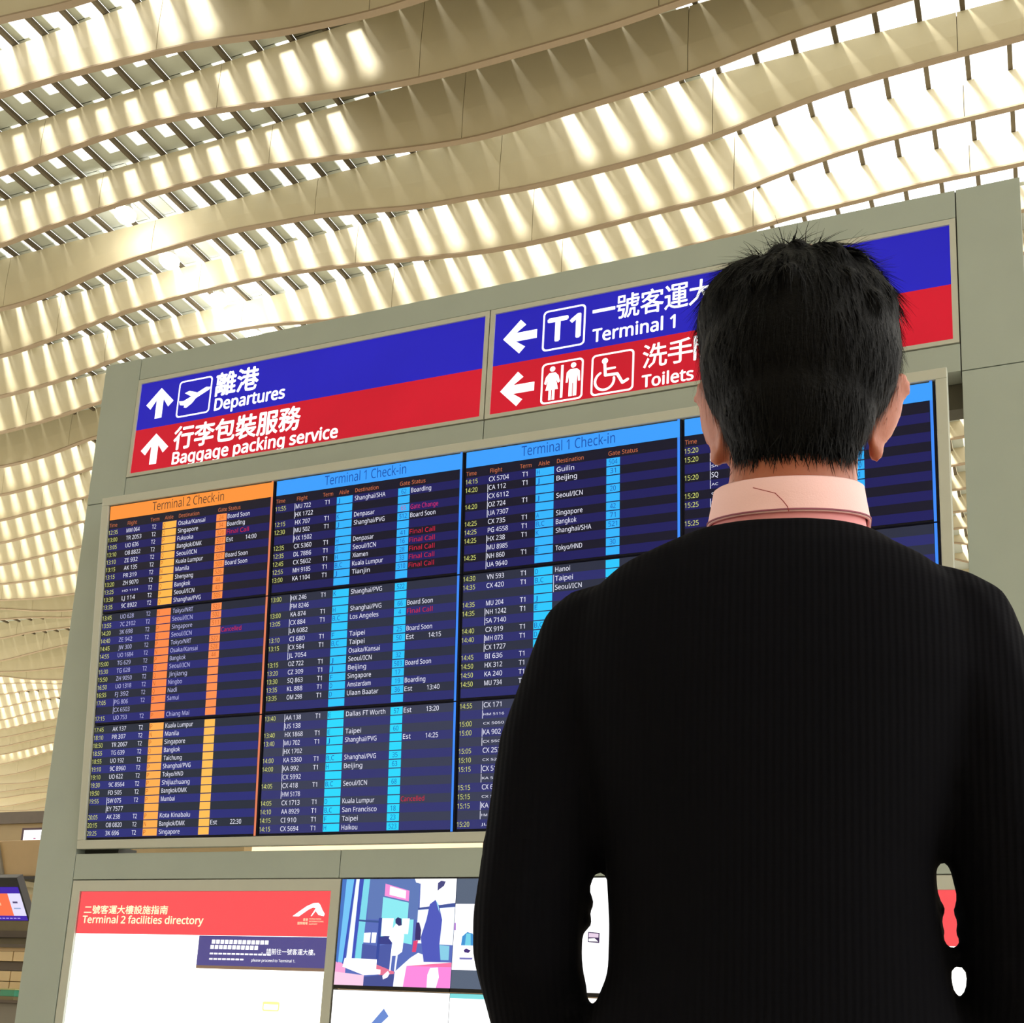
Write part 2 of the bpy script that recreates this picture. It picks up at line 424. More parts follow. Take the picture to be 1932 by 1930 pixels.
# ---------------- the two illuminated direction signs
W = glow('sign_white', (255, 255, 252), 1.5)
SB = glow('sign_blue', (37, 32, 182), 1.0, noise=.22, scale=1.3, base=(20, 20, 60))
SR = glow('sign_red', (205, 28, 46), 1.0, noise=.25, scale=1.3, base=(60, 10, 14))
def sign(label, x0, x1, fx0, fx1):
    s = empty('direction_sign', (FX((x0 + x1) / 2), FY, FZ(3.724)))
    tag(s, label, 'sign')
    px, pz = FX((x0 + x1) / 2), FZ(3.724)
    z0, z1, a, b = FZ(3.745) - pz, FZ(4.265) - pz, FX(x0) - px, FX(x1) - px
    A, B, Z0, Z1 = FX(fx0) + .003 - px, FX(fx1) - .003 - px, .003, FZ(4.292) - .003 - pz
    fm = MB()
    for (p, q, r, t) in ((A, a, Z0, Z1), (b, B, Z0, Z1), (a, b, Z0, z0), (a, b, z1, Z1)):
        fm.box(p, q, -.004, .03, r, t, M['frame2'])
    fm.build('sign_frame', s)
    zm = FZ(3.995) - pz
    MB().box(a, b, .004, .02, zm, z1, SB).build('blue_panel', s)
    MB().box(a, b, .004, .02, z0, zm, SR).build('red_panel', s)
    return s, px, pz
def arrow(mb, cx, cz, r, ang, y):
    """a bold direction arrow, pointing up when ang = 0"""
    w = r * 0.26
    pts = [(0, r), (r * 1.02, 0.0), (r * 0.66, -r * 0.34), (w, r * 0.22), (w, -r), (-w, -r), (-w, r * 0.22), (-r * 0.66, -r * 0.34), (-r * 1.02, 0.0)]
    c, s = math.cos(ang), math.sin(ang)
    P = [(cx + p[0] * c - p[1] * s, cz + p[0] * s + p[1] * c) for p in pts]
    # split into head halves and shaft, all convex
    mb.poly([P[0], P[8], P[7], P[6], P[3], P[2], P[1]], y, W) if False else None
    mb.poly([P[8], P[7], P[0]], y, W); mb.poly([P[7], P[6], P[0]], y, W)
    mb.poly([P[0], P[2], P[1]], y, W); mb.poly([P[0], P[3], P[2]], y, W)
    mb.poly([P[0], P[6], P[5], P[4], P[3]], y, W)
def rbox(mb, x0, x1, z0, z1, y, t=0.009, r=0.022, n=5, m=None):
    """outline of a rounded square"""
    m = m or W
    def ring(a, b, c, d, rr):
        o = []
        for (cx, cz, s) in ((b - rr, d - rr, 0), (a + rr, d - rr, 1), (a + rr, c + rr, 2), (b - rr, c + rr, 3)):
            for i in range(n + 1):
                th = (s + i / n) * math.pi / 2
                o.append((cx + rr * math.cos(th), cz + rr * math.sin(th)))
        return o
    A = ring(x0, x1, z0, z1, r); B = ring(x0 + t, x1 - t, z0 + t, z1 - t, r - t * .7); k = len(A)
    v = [(p[0], y, p[1]) for p in A + B]
    mb.add(v, [(i, (i + 1) % k, k + (i + 1) % k, k + i) for i in range(k)], m)
def disc(mb, cx, cz, r, y, m, n=20, rz=None):
    mb.poly([(cx + r * math.cos(2 * math.pi * i / n), cz + (rz or r) * math.sin(2 * math.pi * i / n)) for i in range(n)], y, m)
def stroke(mb, pts, w, y, m):
    for (a, b) in zip(pts, pts[1:]):
        d = Vector((b[0] - a[0], b[1] - a[1])); L = d.length
        if L == 0: continue
        n = Vector((-d.y, d.x)) / L * w / 2
        mb.poly([(a[0] - n.x, a[1] - n.y), (b[0] - n.x, b[1] - n.y), (b[0] + n.x, b[1] + n.y), (a[0] + n.x, a[1] + n.y)], y, m)
        disc(mb, a[0], a[1], w / 2, y - .0002, m, 10); disc(mb, b[0], b[1], w / 2, y - .0002, m, 10)

TY = 0.0025
s1, px, pz = sign('blue and red lit sign reading Departures and Baggage packing service', -4.377, -2.3465, L1, CX)
X = lambda x: FX(x) - px
Z = lambda z: FZ(z) - pz
mb = MB(); arrow(mb, X(-4.240), Z(4.133), .089, 0, TY); mb.build('up_arrow', s1)
mb = MB(); arrow(mb, X(-4.237), Z(3.869), .089, 0, TY); mb.build('up_arrow', s1)
mb = MB(); rbox(mb, X(-4.124), X(-3.910), Z(4.025), Z(4.236), TY)
def P1(pts): return [(X(a), Z(b)) for a, b in pts]
mb.poly(P1([(-4.113, 4.121), (-4.105, 4.098), (-4.078, 4.092), (-4.045, 4.104), (-4.035, 4.138), (-4.085, 4.118)]), TY, W)
mb.poly(P1([(-4.045, 4.104), (-3.925, 4.158), (-3.917, 4.172), (-3.947, 4.177), (-4.035, 4.138)]), TY, W)
mb.poly(P1([(-4.035, 4.136), (-3.995, 4.152), (-4.052, 4.172), (-4.082, 4.163)]), TY, W)
mb.poly(P1([(-4.075, 4.094), (-4.005, 4.122), (-4.028, 4.096), (-4.062, 4.075), (-4.078, 4.080)]), TY, W)
mb.build('take_off_pictogram', s1)
mb = MB()
stamp(mb, '離港', X(-3.884), Z(4.110), TY, W, width=.262 * FS, ztop=Z(4.240), bold=.026)
stamp(mb, 'Departures', X(-3.878), Z(4.030), TY, W, width=.434, cap=.066, bold=.026)
stamp(mb, '行李包裝服務', X(-4.115), Z(3.842), TY, W, width=.785, ztop=Z(3.972), bold=.026)
stamp(mb, 'Baggage packing service', X(-4.110), Z(3.762), TY, W, width=1.010, cap=.066, bold=.026)
mb.build('lettering', s1)

s2, px, pz = sign('blue and red lit sign reading Terminal 1 and Toilets, partly hidden by the head', -2.2952, -0.2610, CX, R1)
mb = MB(); arrow(mb, X(-2.164), Z(4.125), .087, math.pi / 2, TY); mb.build('left_arrow', s2)
mb = MB(); arrow(mb, X(-2.164), Z(3.857), .087, math.pi / 2, TY); mb.build('left_arrow', s2)
mb = MB(); rbox(mb, X(-2.050), X(-1.840), Z(4.023), Z(4.231), TY)
stamp(mb, 'T1', X(-2.022), Z(4.070), TY, W, width=.158, ztop=Z(4.184), bold=.03); mb.build('terminal_pictogram', s2)
mb = MB()
stamp(mb, '一', X(-1.806), Z(4.174), TY, W, width=.108, ztop=Z(4.188), bold=.01)
for ch, a in (('號', -1.691), ('客', -1.578), ('運', -1.466), ('大', -1.354), ('樓', -1.242)):
    stamp(mb, ch, X(a), Z(4.120), TY, W, width=.108, ztop=Z(4.240), bold=.012)
stamp(mb, 'Terminal 1', X(-1.802), Z(4.026), TY, W, width=.392, cap=.064, bold=.02)
for ch, a in (('洗', -1.560), ('手', -1.444), ('間', -1.328)):
    stamp(mb, ch, X(a), Z(3.850), TY, W, width=.112, ztop=Z(3.965), bold=.012)
stamp(mb, 'Toilets', X(-1.561), Z(3.759), TY, W, width=.236, cap=.058, bold=.02)
mb.build('lettering', s2)
# toilets pictogram
mb = MB(); rbox(mb, X(-2.045), X(-1.840), Z(3.755), Z(3.960), TY)
disc(mb, X(-1.991), Z(3.927), .0135, TY, W)
mb.poly(P1([(-2.006, 3.908), (-1.976, 3.908), (-1.960, 3.890), (-1.952, 3.858), (-1.962, 3.852), (-1.972, 3.875), (-1.972, 3.84), (-2.010, 3.84), (-2.010, 3.875), (-2.020, 3.852), (-2.030, 3.858), (-2.022, 3.890)]), TY, W)
mb.poly(P1([(-2.010, 3.876), (-1.972, 3.876), (-1.960, 3.822), (-2.022, 3.822)]), TY - .0002, W)
mb.box(X(-2.006), X(-1.993), TY - .0004, TY, Z(3.772), Z(3.824), W); mb.box(X(-1.989), X(-1.976), TY - .0004, TY, Z(3.772), Z(3.824), W)
mb.box(X(-1.949), X(-1.937), TY - .0004, TY, Z(3.775), Z(3.938), W)
disc(mb, X(-1.889), Z(3.929), .0135, TY, W)
mb.poly(P1([(-1.906, 3.910), (-1.872, 3.910), (-1.857, 3.896), (-1.854, 3.846), (-1.864, 3.846), (-1.868, 3.882), (-1.870, 3.84), (-1.908, 3.84), (-1.910, 3.882), (-1.914, 3.846), (-1.924, 3.846), (-1.921, 3.896)]), TY, W)
mb.box(X(-1.908), X(-1.891), TY - .0004, TY, Z(3.775), Z(3.85), W); mb.box(X(-1.887), X(-1.870), TY - .0004, TY, Z(3.775), Z(3.85), W)
mb.build('toilet_pictogram', s2)
mb = MB(); rbox(mb, X(-1.802), X(-1.600), Z(3.756), Z(3.959), TY)
disc(mb, X(-1.738), Z(3.921), .015, TY, W)
stroke(mb, P1([(-1.738, 3.905), (-1.734, 3.850), (-1.678, 3.848), (-1.652, 3.800), (-1.628, 3.812)]), .014, TY, W)
stroke(mb, P1([(-1.735, 3.880), (-1.690, 3.880)]), .011, TY, W)
arc = [(-1.737 + .045 * math.cos(math.radians(t)), 3.824 + .045 * math.sin(math.radians(t))) for t in range(118, 372, 14)]
stroke(mb, P1(arc), .012, TY, W)
mb.build('wheelchair_pictogram', s2)

# ---------------- the flight display: four columns of three screens, tipped forward at the top
DW, DH, DT = 1.022, 0.577, 0.0801
disp = empty('flight_display', (-4.4157, 4.5316, 3.5377), (DT, 0, 0))
tag(disp, 'wide tilted flight information display of twelve screens in a silver bezel', 'display')
bz = MB(); t = .044; TW, TH = 4 * DW, 3 * DH
for (a, b, c, d) in ((-t, TW + t, 0, t), (-t, TW + t, -TH - t, -TH), (-t, 0, -TH, 0), (TW, TW + t, -TH, 0)):
    bz.box(a, b, -.012, .05, c, d, M['frame2'])
bz.build('bezel', disp, bevel=.003)
MB().box(-t + .01, TW + t - .01, .05, .11, -TH - t + .01, t - .01, mat('casing_pinkish', (196, 176, 160), 0.5, noise=.05)).build('back_casing', disp)

N, _E = None, ''
F = 'Final Call'; BS = 'Board Soon'; BO = 'Boarding'
DATA = {
 (0, 0): [('12:35','MM 064','T2','Q','Osaka/Kansai','24',BS,''),('13:00','TR 2053','T2','Q','Singapore','34',BO,''),('13:05','UO 636','T2','P','Fukuoka','520',F,''),('13:10','O8 8822','T2','Q','Bangkok/DMK','507','Est','14:00'),('13:10','ZE 932','T2','Q','Seoul/ICN','508','',''),('13:15','AK 135','T2','P','Kuala Lumpur','507',BS,''),('13:15','PR 319','T2','N','Manila','509',BS,''),('13:20','ZH 9070','T2','P','Shenyang','526','',''),('13:25','~HO 1101','T2','Q','Bangkok','44','',''),('13:30','LJ 114','T2','P','Seoul/ICN','43','',''),('13:35','9C 8922','T2','Q','Shanghai/PVG','505','','')],
 (0, 1): [('13:45','UO 628','T2','N','Tokyo/NRT','523','',''),('13:55','7C 2102','T2','P','Seoul/ICN','502','',''),('14:20','3K 698','T2','P','Singapore','511','',''),('14:40','ZE 942','T2','Q','Seoul/ICN','','Cancelled',''),('14:45','JW 300','T2','P','Tokyo/NRT','527','',''),('14:55','UO 1684','T2','N','Osaka/Kansai','528','',''),('15:00','TG 629','T2','P','Bangkok','44','',''),('15:30','TG 628','T2','Q','Seoul/ICN','','',''),('15:50','ZH 9050','T2','Q','Jinjiang','','',''),('16:50','UO 1318','T2','N','Ningbo','','',''),('16:55','FJ 392','T2','Q','Nadi','','',''),('17:05','|PG 806','T2','P','Samui','','',''),('','|CX 6503','','','','','',''),('17:15','UO 753','T2','P','Chiang Mai','','','')],
 (0, 2): [('17:45','AK 137','T2','P','Kuala Lumpur','','',''),('18:10','PR 307','T2','N','Manila','','',''),('18:50','TR 2067','T2','P','Singapore','','',''),('18:55','TG 639','T2','Q','Bangkok','','',''),('18:55','UO 192','T2','P','Taichung','','',''),('19:10','9C 8960','T2','P','Shanghai/PVG','','',''),('19:10','UO 622','T2','P','Tokyo/HND','','',''),('19:30','9C 8564','T2','P','Shijiazhuang','','',''),('19:50','FD 505','T2','P','Bangkok/DMK','','',''),('19:55','|SW 075','T2','P','Mumbai','','',''),('','|EY 7577','','','','','',''),('20:05','AK 238','T2','P','Kota Kinabalu','','',''),('20:15','O8 0820','T2','N','Bangkok/DMK','','Est','22:30'),('20:25','3K 696','T2','P','Singapore','','','')],
 (1, 0): [('11:55','|MU 722','T1','J','Shanghai/SHA','62',BO,''),('','|HX 1722','','','','','',''),('12:15','HX 707','T1','K','Denpasar','65','Gate Change',''),('12:30','|MU 502','T1','J','Shanghai/PVG','512',BS,''),('','|HX 1502','','','','','',''),('12:35','CX 5360','T1','H','Denpasar','41',F,''),('12:35','DL 7886','T1','G','Seoul/ICN','16',F,''),('12:45','CX 5602','T1','H','Xiamen','28',F,''),('12:55','MH 9185','T1','B,C','Kuala Lumpur','33',F,''),('13:00','KA 1104','T1','J','Tianjin','510',F,''),('','','','','','','','')],
 (1, 1): [('13:00','|HX 246','T1','K','Shanghai/PVG','522','',''),('','|FM 8246','','','','','',''),('13:00','KA 874','T1','H','Shanghai/PVG','66',BS,''),('13:05','|CX 884','T1','B,C','Los Angeles','4',F,''),('','|LA 6082','','','','','',''),('13:10','CI 680','T1','F','Taipei','25',BS,''),('13:15','|CX 564','T1','B,C','Taipei','50','Est','14:15'),('','|JL 7054','','','Osaka/Kansai','','',''),('13:15','OZ 722','T1','J','Seoul/ICN','32','',''),('13:20','CZ 309','T1','J','Beijing','503',BS,''),('13:30','SQ 863','T1','F','Singapore','17','',''),('13:35','KL 888','T1','D','Amsterdam','19',BO,''),('13:35','OM 298','T1','D','Ulaan Baatar','36','Est','13:40'),('','','','','','','','')],
 (1, 2): [('13:40','|AA 138','T1','E','Dallas FT Worth','57','Est','13:20'),('','|US 138','','','','','',''),('13:40','HX 1868','T1','E','Taipei','60','',''),('13:40','|MU 702','T1','J','Shanghai/PVG','','Est','14:25'),('','|HX 1702','','','','','',''),('14:00','KA 5360','T1','B,C','Shanghai/PVG','35','',''),('14:00','|KA 992','T1','H','Beijing','63','',''),('','|CX 5992','','','','','',''),('14:05','|CX 418','T1','B,C','Seoul/ICN','68','',''),('','|HM 5178','','','','','',''),('14:05','CX 1713','T1','D','Kuala Lumpur','','Cancelled',''),('14:10','AA 8929','T1','B,C','San Francisco','18','',''),('14:15','CI 910','T1','F','Taipei','23','',''),('14:15','CX 5694','T1','H','Haikou','523','','')],
 (2, 0): [('14:15','CX 5704','T1','H','Guilin','504','',''),('14:20','|CA 112','T1','J','Beijing','31','',''),('','|CX 6112','','','','','',''),('14:20','|OZ 724','T1','J','Seoul/ICN','20','',''),('','|UA 7307','','','','','',''),('14:25','CX 735','T1','A','Singapore','42','',''),('14:25','PG 4558','T1','B,C','Bangkok','71','',''),('14:25','|HX 238','T1','K','Shanghai/SHA','521','',''),('','|MU 8985','','','','','',''),('14:25','|NH 860','T1','E','Tokyo/HND','30','',''),('','|UA 9640','','','','','','')],
 (2, 1): [('14:30','VN 593','T1','D','Hanoi','','',''),('14:35','CX 420','T1','B,C','Taipei','','',''),('','','','','Seoul/ICN','','',''),('14:35','MU 204','T1','J','','','',''),('14:35','|NH 1242','T1','E','','','',''),('','|SA 7140','','','','','',''),('14:40','CX 919','T1','B,C','','','',''),('14:40','|MH 073','T1','D','','','',''),('','|CX 1727','','','','','',''),('14:45','BI 636','T1','E','','','',''),('14:50','HX 312','T1','','','','',''),('14:50','KA 240','T1','','','','',''),('14:50','MU 734','T1','','','','',''),('','','','','','','','')],
 (2, 2): [('14:55','|CX 171','T1','','','','',''),('','|~HM 5116','','','','','',''),('15:00','~CX 5050','','','','','',''),('15:00','|KA 902','','','','','',''),('','|~CX 5502','','','','','',''),('15:05','CX 253','','','','','',''),('15:10','~CX 5252','','','','','',''),('15:15','|CX 510','','','','','',''),('','|~KA 5510','','','','','',''),('15:15','CX 635','','','','','',''),('15:15','~CX 52','','','','','',''),('15:15','|KA 6','','','','','',''),('','|~HM','','','','','',''),('15:20','~JL','','','','','','')],
 (3, 0): [('15:20','CX','','','','','',''),('15:20','|NH','','','','','',''),('','|~SA','','','','','',''),('15:20','|SQ','','','','','',''),('','|~AC','','','','520','',''),('15:20','~CX','','','','21','',''),('15:25','|C','','','','','',''),('','','','','','','',''),('15:25','','','','','','',''),('','','','','','','',''),('','','','','','','','')],
 (3, 1): [('',) * 8] * 14, (3, 2): [('',) * 8] * 14,
}
ws = set()
for rows in DATA.values():
    for r in rows:
        for c in r: 
            if c: ws.add((c.strip('|~').replace('|', ''), 0.0))
prepare_text(sorted(ws) + [(s, 0.0) for s in ('Time', 'Flight', 'Term', 'Aisle', 'Destination', 'Gate Status', 'Terminal 1 Check-in', 'Terminal 2 Check-in')])
BANDS = [((31, 30, 92), (24, 23, 40)), ((44, 46, 108), (44, 48, 66)), ((52, 54, 112), (58, 62, 84))]  # rows lighten downward: reflected and off-angle wash put into the band colours
BANDS0 = [((30, 28, 92), (30, 28, 40)), ((38, 40, 112), (36, 40, 56)), ((42, 46, 118), (40, 46, 60))]
GT = dict(white=glow('text_white', (238, 238, 255), 1.0), dim=glow('text_lavender', (190, 190, 235), 1.0), time=glow('text_yellow', (214, 218, 120), 1.0),
          title=glow('text_orange', (200, 112, 70), 1.0), red=glow('text_red', (205, 36, 62), 1.0), pink=glow('text_pink', (205, 44, 110), 1.0),
          blue=glow('text_blue', (24, 84, 176), 1.0), rust=glow('text_rust', (205, 96, 30), 1.0), brown=glow('text_brown', (92, 62, 44), 1.0))
CELL = {0: [glow('cell_orange', c, 1.0) for c in ((255, 186, 78), (255, 140, 74), (255, 176, 82))], 1: [glow('cell_blue', c, 1.0) for c in ((52, 182, 255), (44, 200, 255), (42, 218, 255))]}
GCELL = {0: [glow('gate_orange', c, 1.0) for c in ((255, 146, 74), (255, 146, 82), (255, 192, 88))], 1: CELL[1]}
HEAD = [glow('header_orange', (255, 150, 62), 1.0), glow('header_blue', (62, 160, 255), 1.0)]
EDGEM = [glow('edge_orange', (228, 128, 92), 1.0), glow('edge_blue', (64, 140, 250), 1.0)]
BM = {}
for kind, tab in ((0, BANDS0), (1, BANDS)):
    for r in range(3): BM[(kind, r)] = [glow('screen_band', c, 1.0) for c in tab[r]]
scr_black = glow('screen_black', (12, 12, 18), 1.0)
for col in range(4):
    kd = 0 if col == 0 else 1
    for row in range(3):
        rows = DATA[(col, row)]
        gx, gz = .0045, .0035
        if row == 0 : pass
        x0, x1 = gx, DW - gx; z1, z0 = -gz, -DH + gz
        s = empty('screen', (col * DW, 0, -row * DH)); s.parent = disp
        s = MB().box(x0, x1, -.001, .04, z0, z1, scr_black).build('screen', s.parent); 
        o_old = [o for o in disp.children if o.type == 'EMPTY']
        for o in o_old: bpy.data.objects.remove(o)
        s.location = (col * DW, 0, -row * DH)
        U = lambda u: u * DW
        V = lambda v: -v * DH
        va = .222 if row == 0 else .008
        P = (.979 - .222) / 11 if row == 0 else (.978 - .008) / 14
        bm = MB()
        bands = BM[(kd, row)]
        off = 0 if row == 0 else 1
        for i in range(len(rows)):
            bm.rect(U(.008), U(.975), V(va + (i + 1) * P), V(va + i * P), -.002, bands[(i + off) % 2])
        if row == 0: bm.rect(U(.008), U(.975), V(.222), V(.142), -.002, bands[1])
        tag(bm.build('row_bands', s), kind='stuff')
        cm = MB(); cg = MB()
        for i in range(len(rows)):
            a, b = V(va + (i + 1) * P - .004), V(va + i * P + .004)
            if not (col == 2 and row == 2) or True:
                cm.rect(U(.344), U(.428), a, b, -.003, CELL[kd][row]); cg.rect(U(.667), U(.727), a, b, -.003, GCELL[kd][row])
        cm.build('aisle_column', s); cg.build('gate_column', s)
        eb = MB().rect(U(.977), U(.988), V(.995), V(.0 if row == 0 else .005), -.003, EDGEM[kd])
        if row == 0: eb.rect(U(.008), U(.988), V(.139), V(.010), -.0035, HEAD[kd])
        eb.build('header_bar' if row == 0 else 'side_bar', s)
        tm = MB(); ty = -.0045
        wt = GT['dim'] if (col == 0 and row == 1) else GT['white']
        if row == 0:
            stamp(tm, 'Terminal %d Check-in' % (2 if kd == 0 else 1), U(.275), V(.108), ty, GT['brown'] if kd == 0 else GT['blue'], width=.43 * DW, cap=.046)
            for w_, u_, wd in (('Time', .006, .050), ('Flight', .122, .058), ('Term', .265, .054), ('Aisle', .352, .052), ('Destination', .438, .122), ('Gate Status', .672, .130)):
                stamp(tm, w_, U(u_ + .004), V(.206), ty, GT['title'], width=wd * DW, cap=.019)
        for i, (tt, fl_, te, ai, de, ga, st, ex) in enumerate(rows):
            zb = V(va + (i + .5) * P) - .0107
            def put(s_, u_, m_, per=.0135, cap=.0215, dz=0):
                if s_:
                    wd = per * len(s_) * DW
                    stamp(tm, s_, U(u_), zb + dz, ty, m_, width=wd, cap=cap)
            put(tt, .008, GT['time'], .0116)
            bar = '|' in fl_; clip = '~' in fl_; code = fl_.replace('|', '').replace('~', '')
            if bar: tm.rect(U(.115), U(.1175), V(va + (i + 1) * P), V(va + i * P + .006), ty, wt)
            if code: put(code, .121, wt, .0137, cap=.0215 if not clip else .0105, dz=0 if not clip else .004)
            put(te, .280, wt, .0125)
            put(ai, .349, GT['blue'] if kd else GT['rust'], .0130)
            if de == 'Seoul/ICN' and not te: tm.rect(U(.4335), U(.4355), V(va + (i + 1) * P), V(va + (i - 1) * P + .006), ty, wt)
            put(de, .441, wt, .0134)
            if ga: put(ga, .697 - .0063 * len(ga), GT['pink'] if ga == '65' else (GT['blue'] if kd else GT['rust']), .0128)
            put(st, .734, GT['red'] if st in (F, 'Cancelled') else GT['pink'] if st == 'Gate Change' else wt, .0127)
            put(ex, .845, wt, .0122)
        tag(tm.build('lettering', s), kind='stuff')

# ---------------- the lit posters under the display
pw = glow('poster_white', (255, 253, 244), 2.2)
pr = glow('poster_red', (255, 84, 90), 1.0, base=(90, 20, 24))
pp = glow('poster_purple', (84, 78, 142), 1.0, base=(30, 28, 60))
pe = glow('poster_edge', (140, 112, 90), 1.0)
py_ = glow('poster_pale_yellow', (250, 252, 150), 1.3)
pc = glow('poster_cream', (255, 246, 196), 1.3)
def glass_mat():
    m = bpy.data.materials.new('clear_cover'); m.use_nodes = True
    nt = m.node_tree; nt.nodes.clear()
    o = nt.nodes.new('ShaderNodeOutputMaterial'); mx = nt.nodes.new('ShaderNodeMixShader')
    t = nt.nodes.new('ShaderNodeBsdfTransparent'); g = nt.nodes.new('ShaderNodeBsdfGlossy'); g.inputs['Roughness'].default_value = 0.03
    fr = nt.nodes.new('ShaderNodeFresnel'); fr.inputs['IOR'].default_value = 1.5
    nt.links.new(fr.outputs[0], mx.inputs[0]); nt.links.new(t.outputs[0], mx.inputs[1]); nt.links.new(g.outputs[0], mx.inputs[2])
    nt.links.new(mx.outputs[0], o.inputs[0]); return m
cover = glass_mat()
def poster(label, fx0, fx1, x0, x1, full):
    px, pz = FX((fx0 + fx1) / 2), FZ(0.60)
    s = empty('lit_poster', (px, FY, pz)); tag(s, label, 'poster')
    X = lambda x: FX(x) - px
    Z = lambda z: FZ(z) - pz
    zt, zb = 1.551, 0.66
    fr = MB()
    for (a, b, c, d) in ((fx0, x0, .603, 1.603), (x1, fx1, .603, 1.603), (x0, x1, .603, zb), (x0, x1, zt, 1.603)):
        fr.box(X(a) + (.003 if a == fx0 else 0), X(b) - (.003 if b == fx1 else 0), .0, .05, Z(c), Z(d), M['frame2'])
    fr.build('poster_frame', s)
    MB().box(X(x0), X(x1), .014, .03, Z(zb), Z(1.350), pw).build('white_field', s)
    MB().box(X(x0), X(x1), .014, .03, Z(1.350), Z(zt), pr).build('red_header', s)
    MB().rect(X(x0), X(x1), Z(zb), Z(zt), .006, cover).build('clear_cover', s)
    tm = MB()
    if full:
        b = MB(); b.rect(X(-3.620), X(x1), Z(1.214), Z(1.348), .012, pp).rect(X(-3.620), X(x1), Z(1.200), Z(1.214), .012, pe); b.build('purple_panel', s)
        stamp(tm, '二號客運大樓設施指南', X(-4.312), Z(1.444), .011, pc, width=.505, ztop=Z(1.484), bold=.02)
        stamp(tm, 'Terminal 2 facilities directory', X(-4.315), Z(1.400), .011, pc, width=.72, cap=.034, bold=.02)
        stamp(tm, '，請前往一號客運大樓。', X(-3.27), Z(1.268), .010, W, width=.285, ztop=Z(1.295))
        stamp(tm, 'please proceed to Terminal 1.', X(-3.32), Z(1.236), .010, W, width=.235, cap=.012)
        for i, (a, w_) in enumerate(((-3.545, .33), (-3.55, .27), (-3.55, .34), (-3.55, .20))):
            z = 1.312 - i * .024
            for j in range(int(w_ / .024)):
                tm.rect(X(a + j * .024), X(a + j * .024 + .019), Z(z), Z(z + (.018 if i < 2 else .007)), .010, W)
        tag(tm.build('lettering', s), kind='stuff')
        lg = MB()
        P2 = lambda pts: [(X(a), Z(b)) for a, b in pts]
        top = [(-3.125, 1.439), (-3.090, 1.462), (-3.055, 1.484), (-3.020, 1.498), (-2.995, 1.499), (-2.985, 1.490)]
        bot = [(-3.092, 1.438), (-3.070, 1.452), (-3.045, 1.468), (-3.022, 1.478), (-3.010, 1.476), (-3.006, 1.470)]
        for i in range(5): lg.poly(P2([bot[i], bot[i + 1], top[i + 1], top[i]]), .011, W)
        lg.poly(P2([(-3.030, 1.440), (-3.024, 1.440), (-2.985, 1.490), (-3.008, 1.474)]), .011, W)
        lg.poly(P2([(-3.006, 1.462), (-2.985, 1.490), (-2.972, 1.468), (-2.990, 1.445)]), .0108, W)
        lg.poly(P2([(-2.990, 1.445), (-2.972, 1.468), (-2.958, 1.450), (-2.962, 1.440)]), .0106, W)
        lg.build('bridge_emblem', s)
        cp = MB()
        stamp(cp, '香港', X(-3.068), Z(1.418), .011, pc, width=.026, ztop=Z(1.431)); stamp(cp, '國際機場', X(-3.095), Z(1.402), .011, pc, width=.053, ztop=Z(1.415))
        for i, wd in enumerate((.062, .078, .045)):
            stamp(cp, ('HONG KONG', 'INTERNATIONAL', 'AIRPORT')[i], X(-3.036), Z(1.425 - i * .0115), .011, pc, width=wd, cap=.006)
        tag(cp.build('caption', s), kind='stuff')
        yb = MB(); rbox(yb, X(-3.238), X(-3.150), Z(1.022), Z(1.064), .011, t=.007, r=.01, m=py_); yb.rect(X(-3.238), X(-3.150), Z(1.052), Z(1.062), .0105, py_)
        yb.build('yellow_mark', s)
    return s
poster('lit directory poster with red header at the lower left of the grey board', -4.396, -2.882, -4.346, -2.930, True)
poster('lit poster with red header seen past the right elbow of the person', -1.186, -0.236, -1.136, -0.286, False)

# ---------------- nine small screens of the video wall between the posters
def vs(label, c, r):
    x0 = -2.878 + c * .5610; px, pz = FX(x0), FZ(1.605 - r * .4765)
    s = empty('video_screen', (px, FY, pz)); tag(s, label, 'screen')
    MB().box(.002, .5610 * FS - .002, .0, .06, -.4765 * FS + .002, -.001, M['black']).build('casing', s)
    return s
hx = {}
def G(rgb, st=1.0):
    k = (rgb, st)
    if k not in hx: hx[k] = glow('picture_tone', rgb, st)
    return hx[k]
s = vs('video screen with blue shop scene and a woman in white, beside the lit poster', 0, 0)
sx, sz = (2.876 - 2.317) * FS / 1540.0, .4555 * FS / 1470.0
def q(pts, y, rgb, st=1.0):       # picture coordinates: 0..1540 across, 0..1470 down
    pm.poly([(.004 + a * sx, -.004 - b * sz) for a, b in reversed(pts)], -y, G(rgb, st))
pm = MB()
q([(0, 0), (1540, 0), (1540, 1470), (0, 1470)], .001, (92, 112, 190))
q([(0, 0), (165, 0), (120, 1170), (0, 1150)], .0015, (120, 200, 250)); q([(0, 0), (60, 0), (30, 1170), (0, 1150)], .002, (74, 120, 200))
q([(0, 1150), (140, 1180), (140, 1470), (0, 1470)], .0018, (255, 170, 220))
q([(165, 0), (190, 0), (120, 1180), (90, 1180)], .0022, (60, 84, 190))
q([(195, 0), (240, 0), (215, 1110), (140, 1110)], .0022, (232, 244, 255), 1.2)
q([(240, 0), (300, 0), (265, 1150), (215, 1150)], .0022, (66, 84, 190))
q([(300, 0), (385, 0), (350, 1110), (255, 1110)], .0022, (130, 222, 240))
q([(385, 0), (1060, 0), (1060, 560), (385, 560)], .0014, (98, 124, 186))
q([(580, 250), (930, 330), (930, 560), (1010, 560), (1010, 900), (580, 820)], .0018, (140, 232, 240), 1.05)
q([(600, 65), (930, 165), (930, 310), (600, 235)], .0026, (255, 150, 222)); q([(665, 100), (885, 165), (885, 275), (665, 220)], .0030, (255, 248, 255), 1.3)
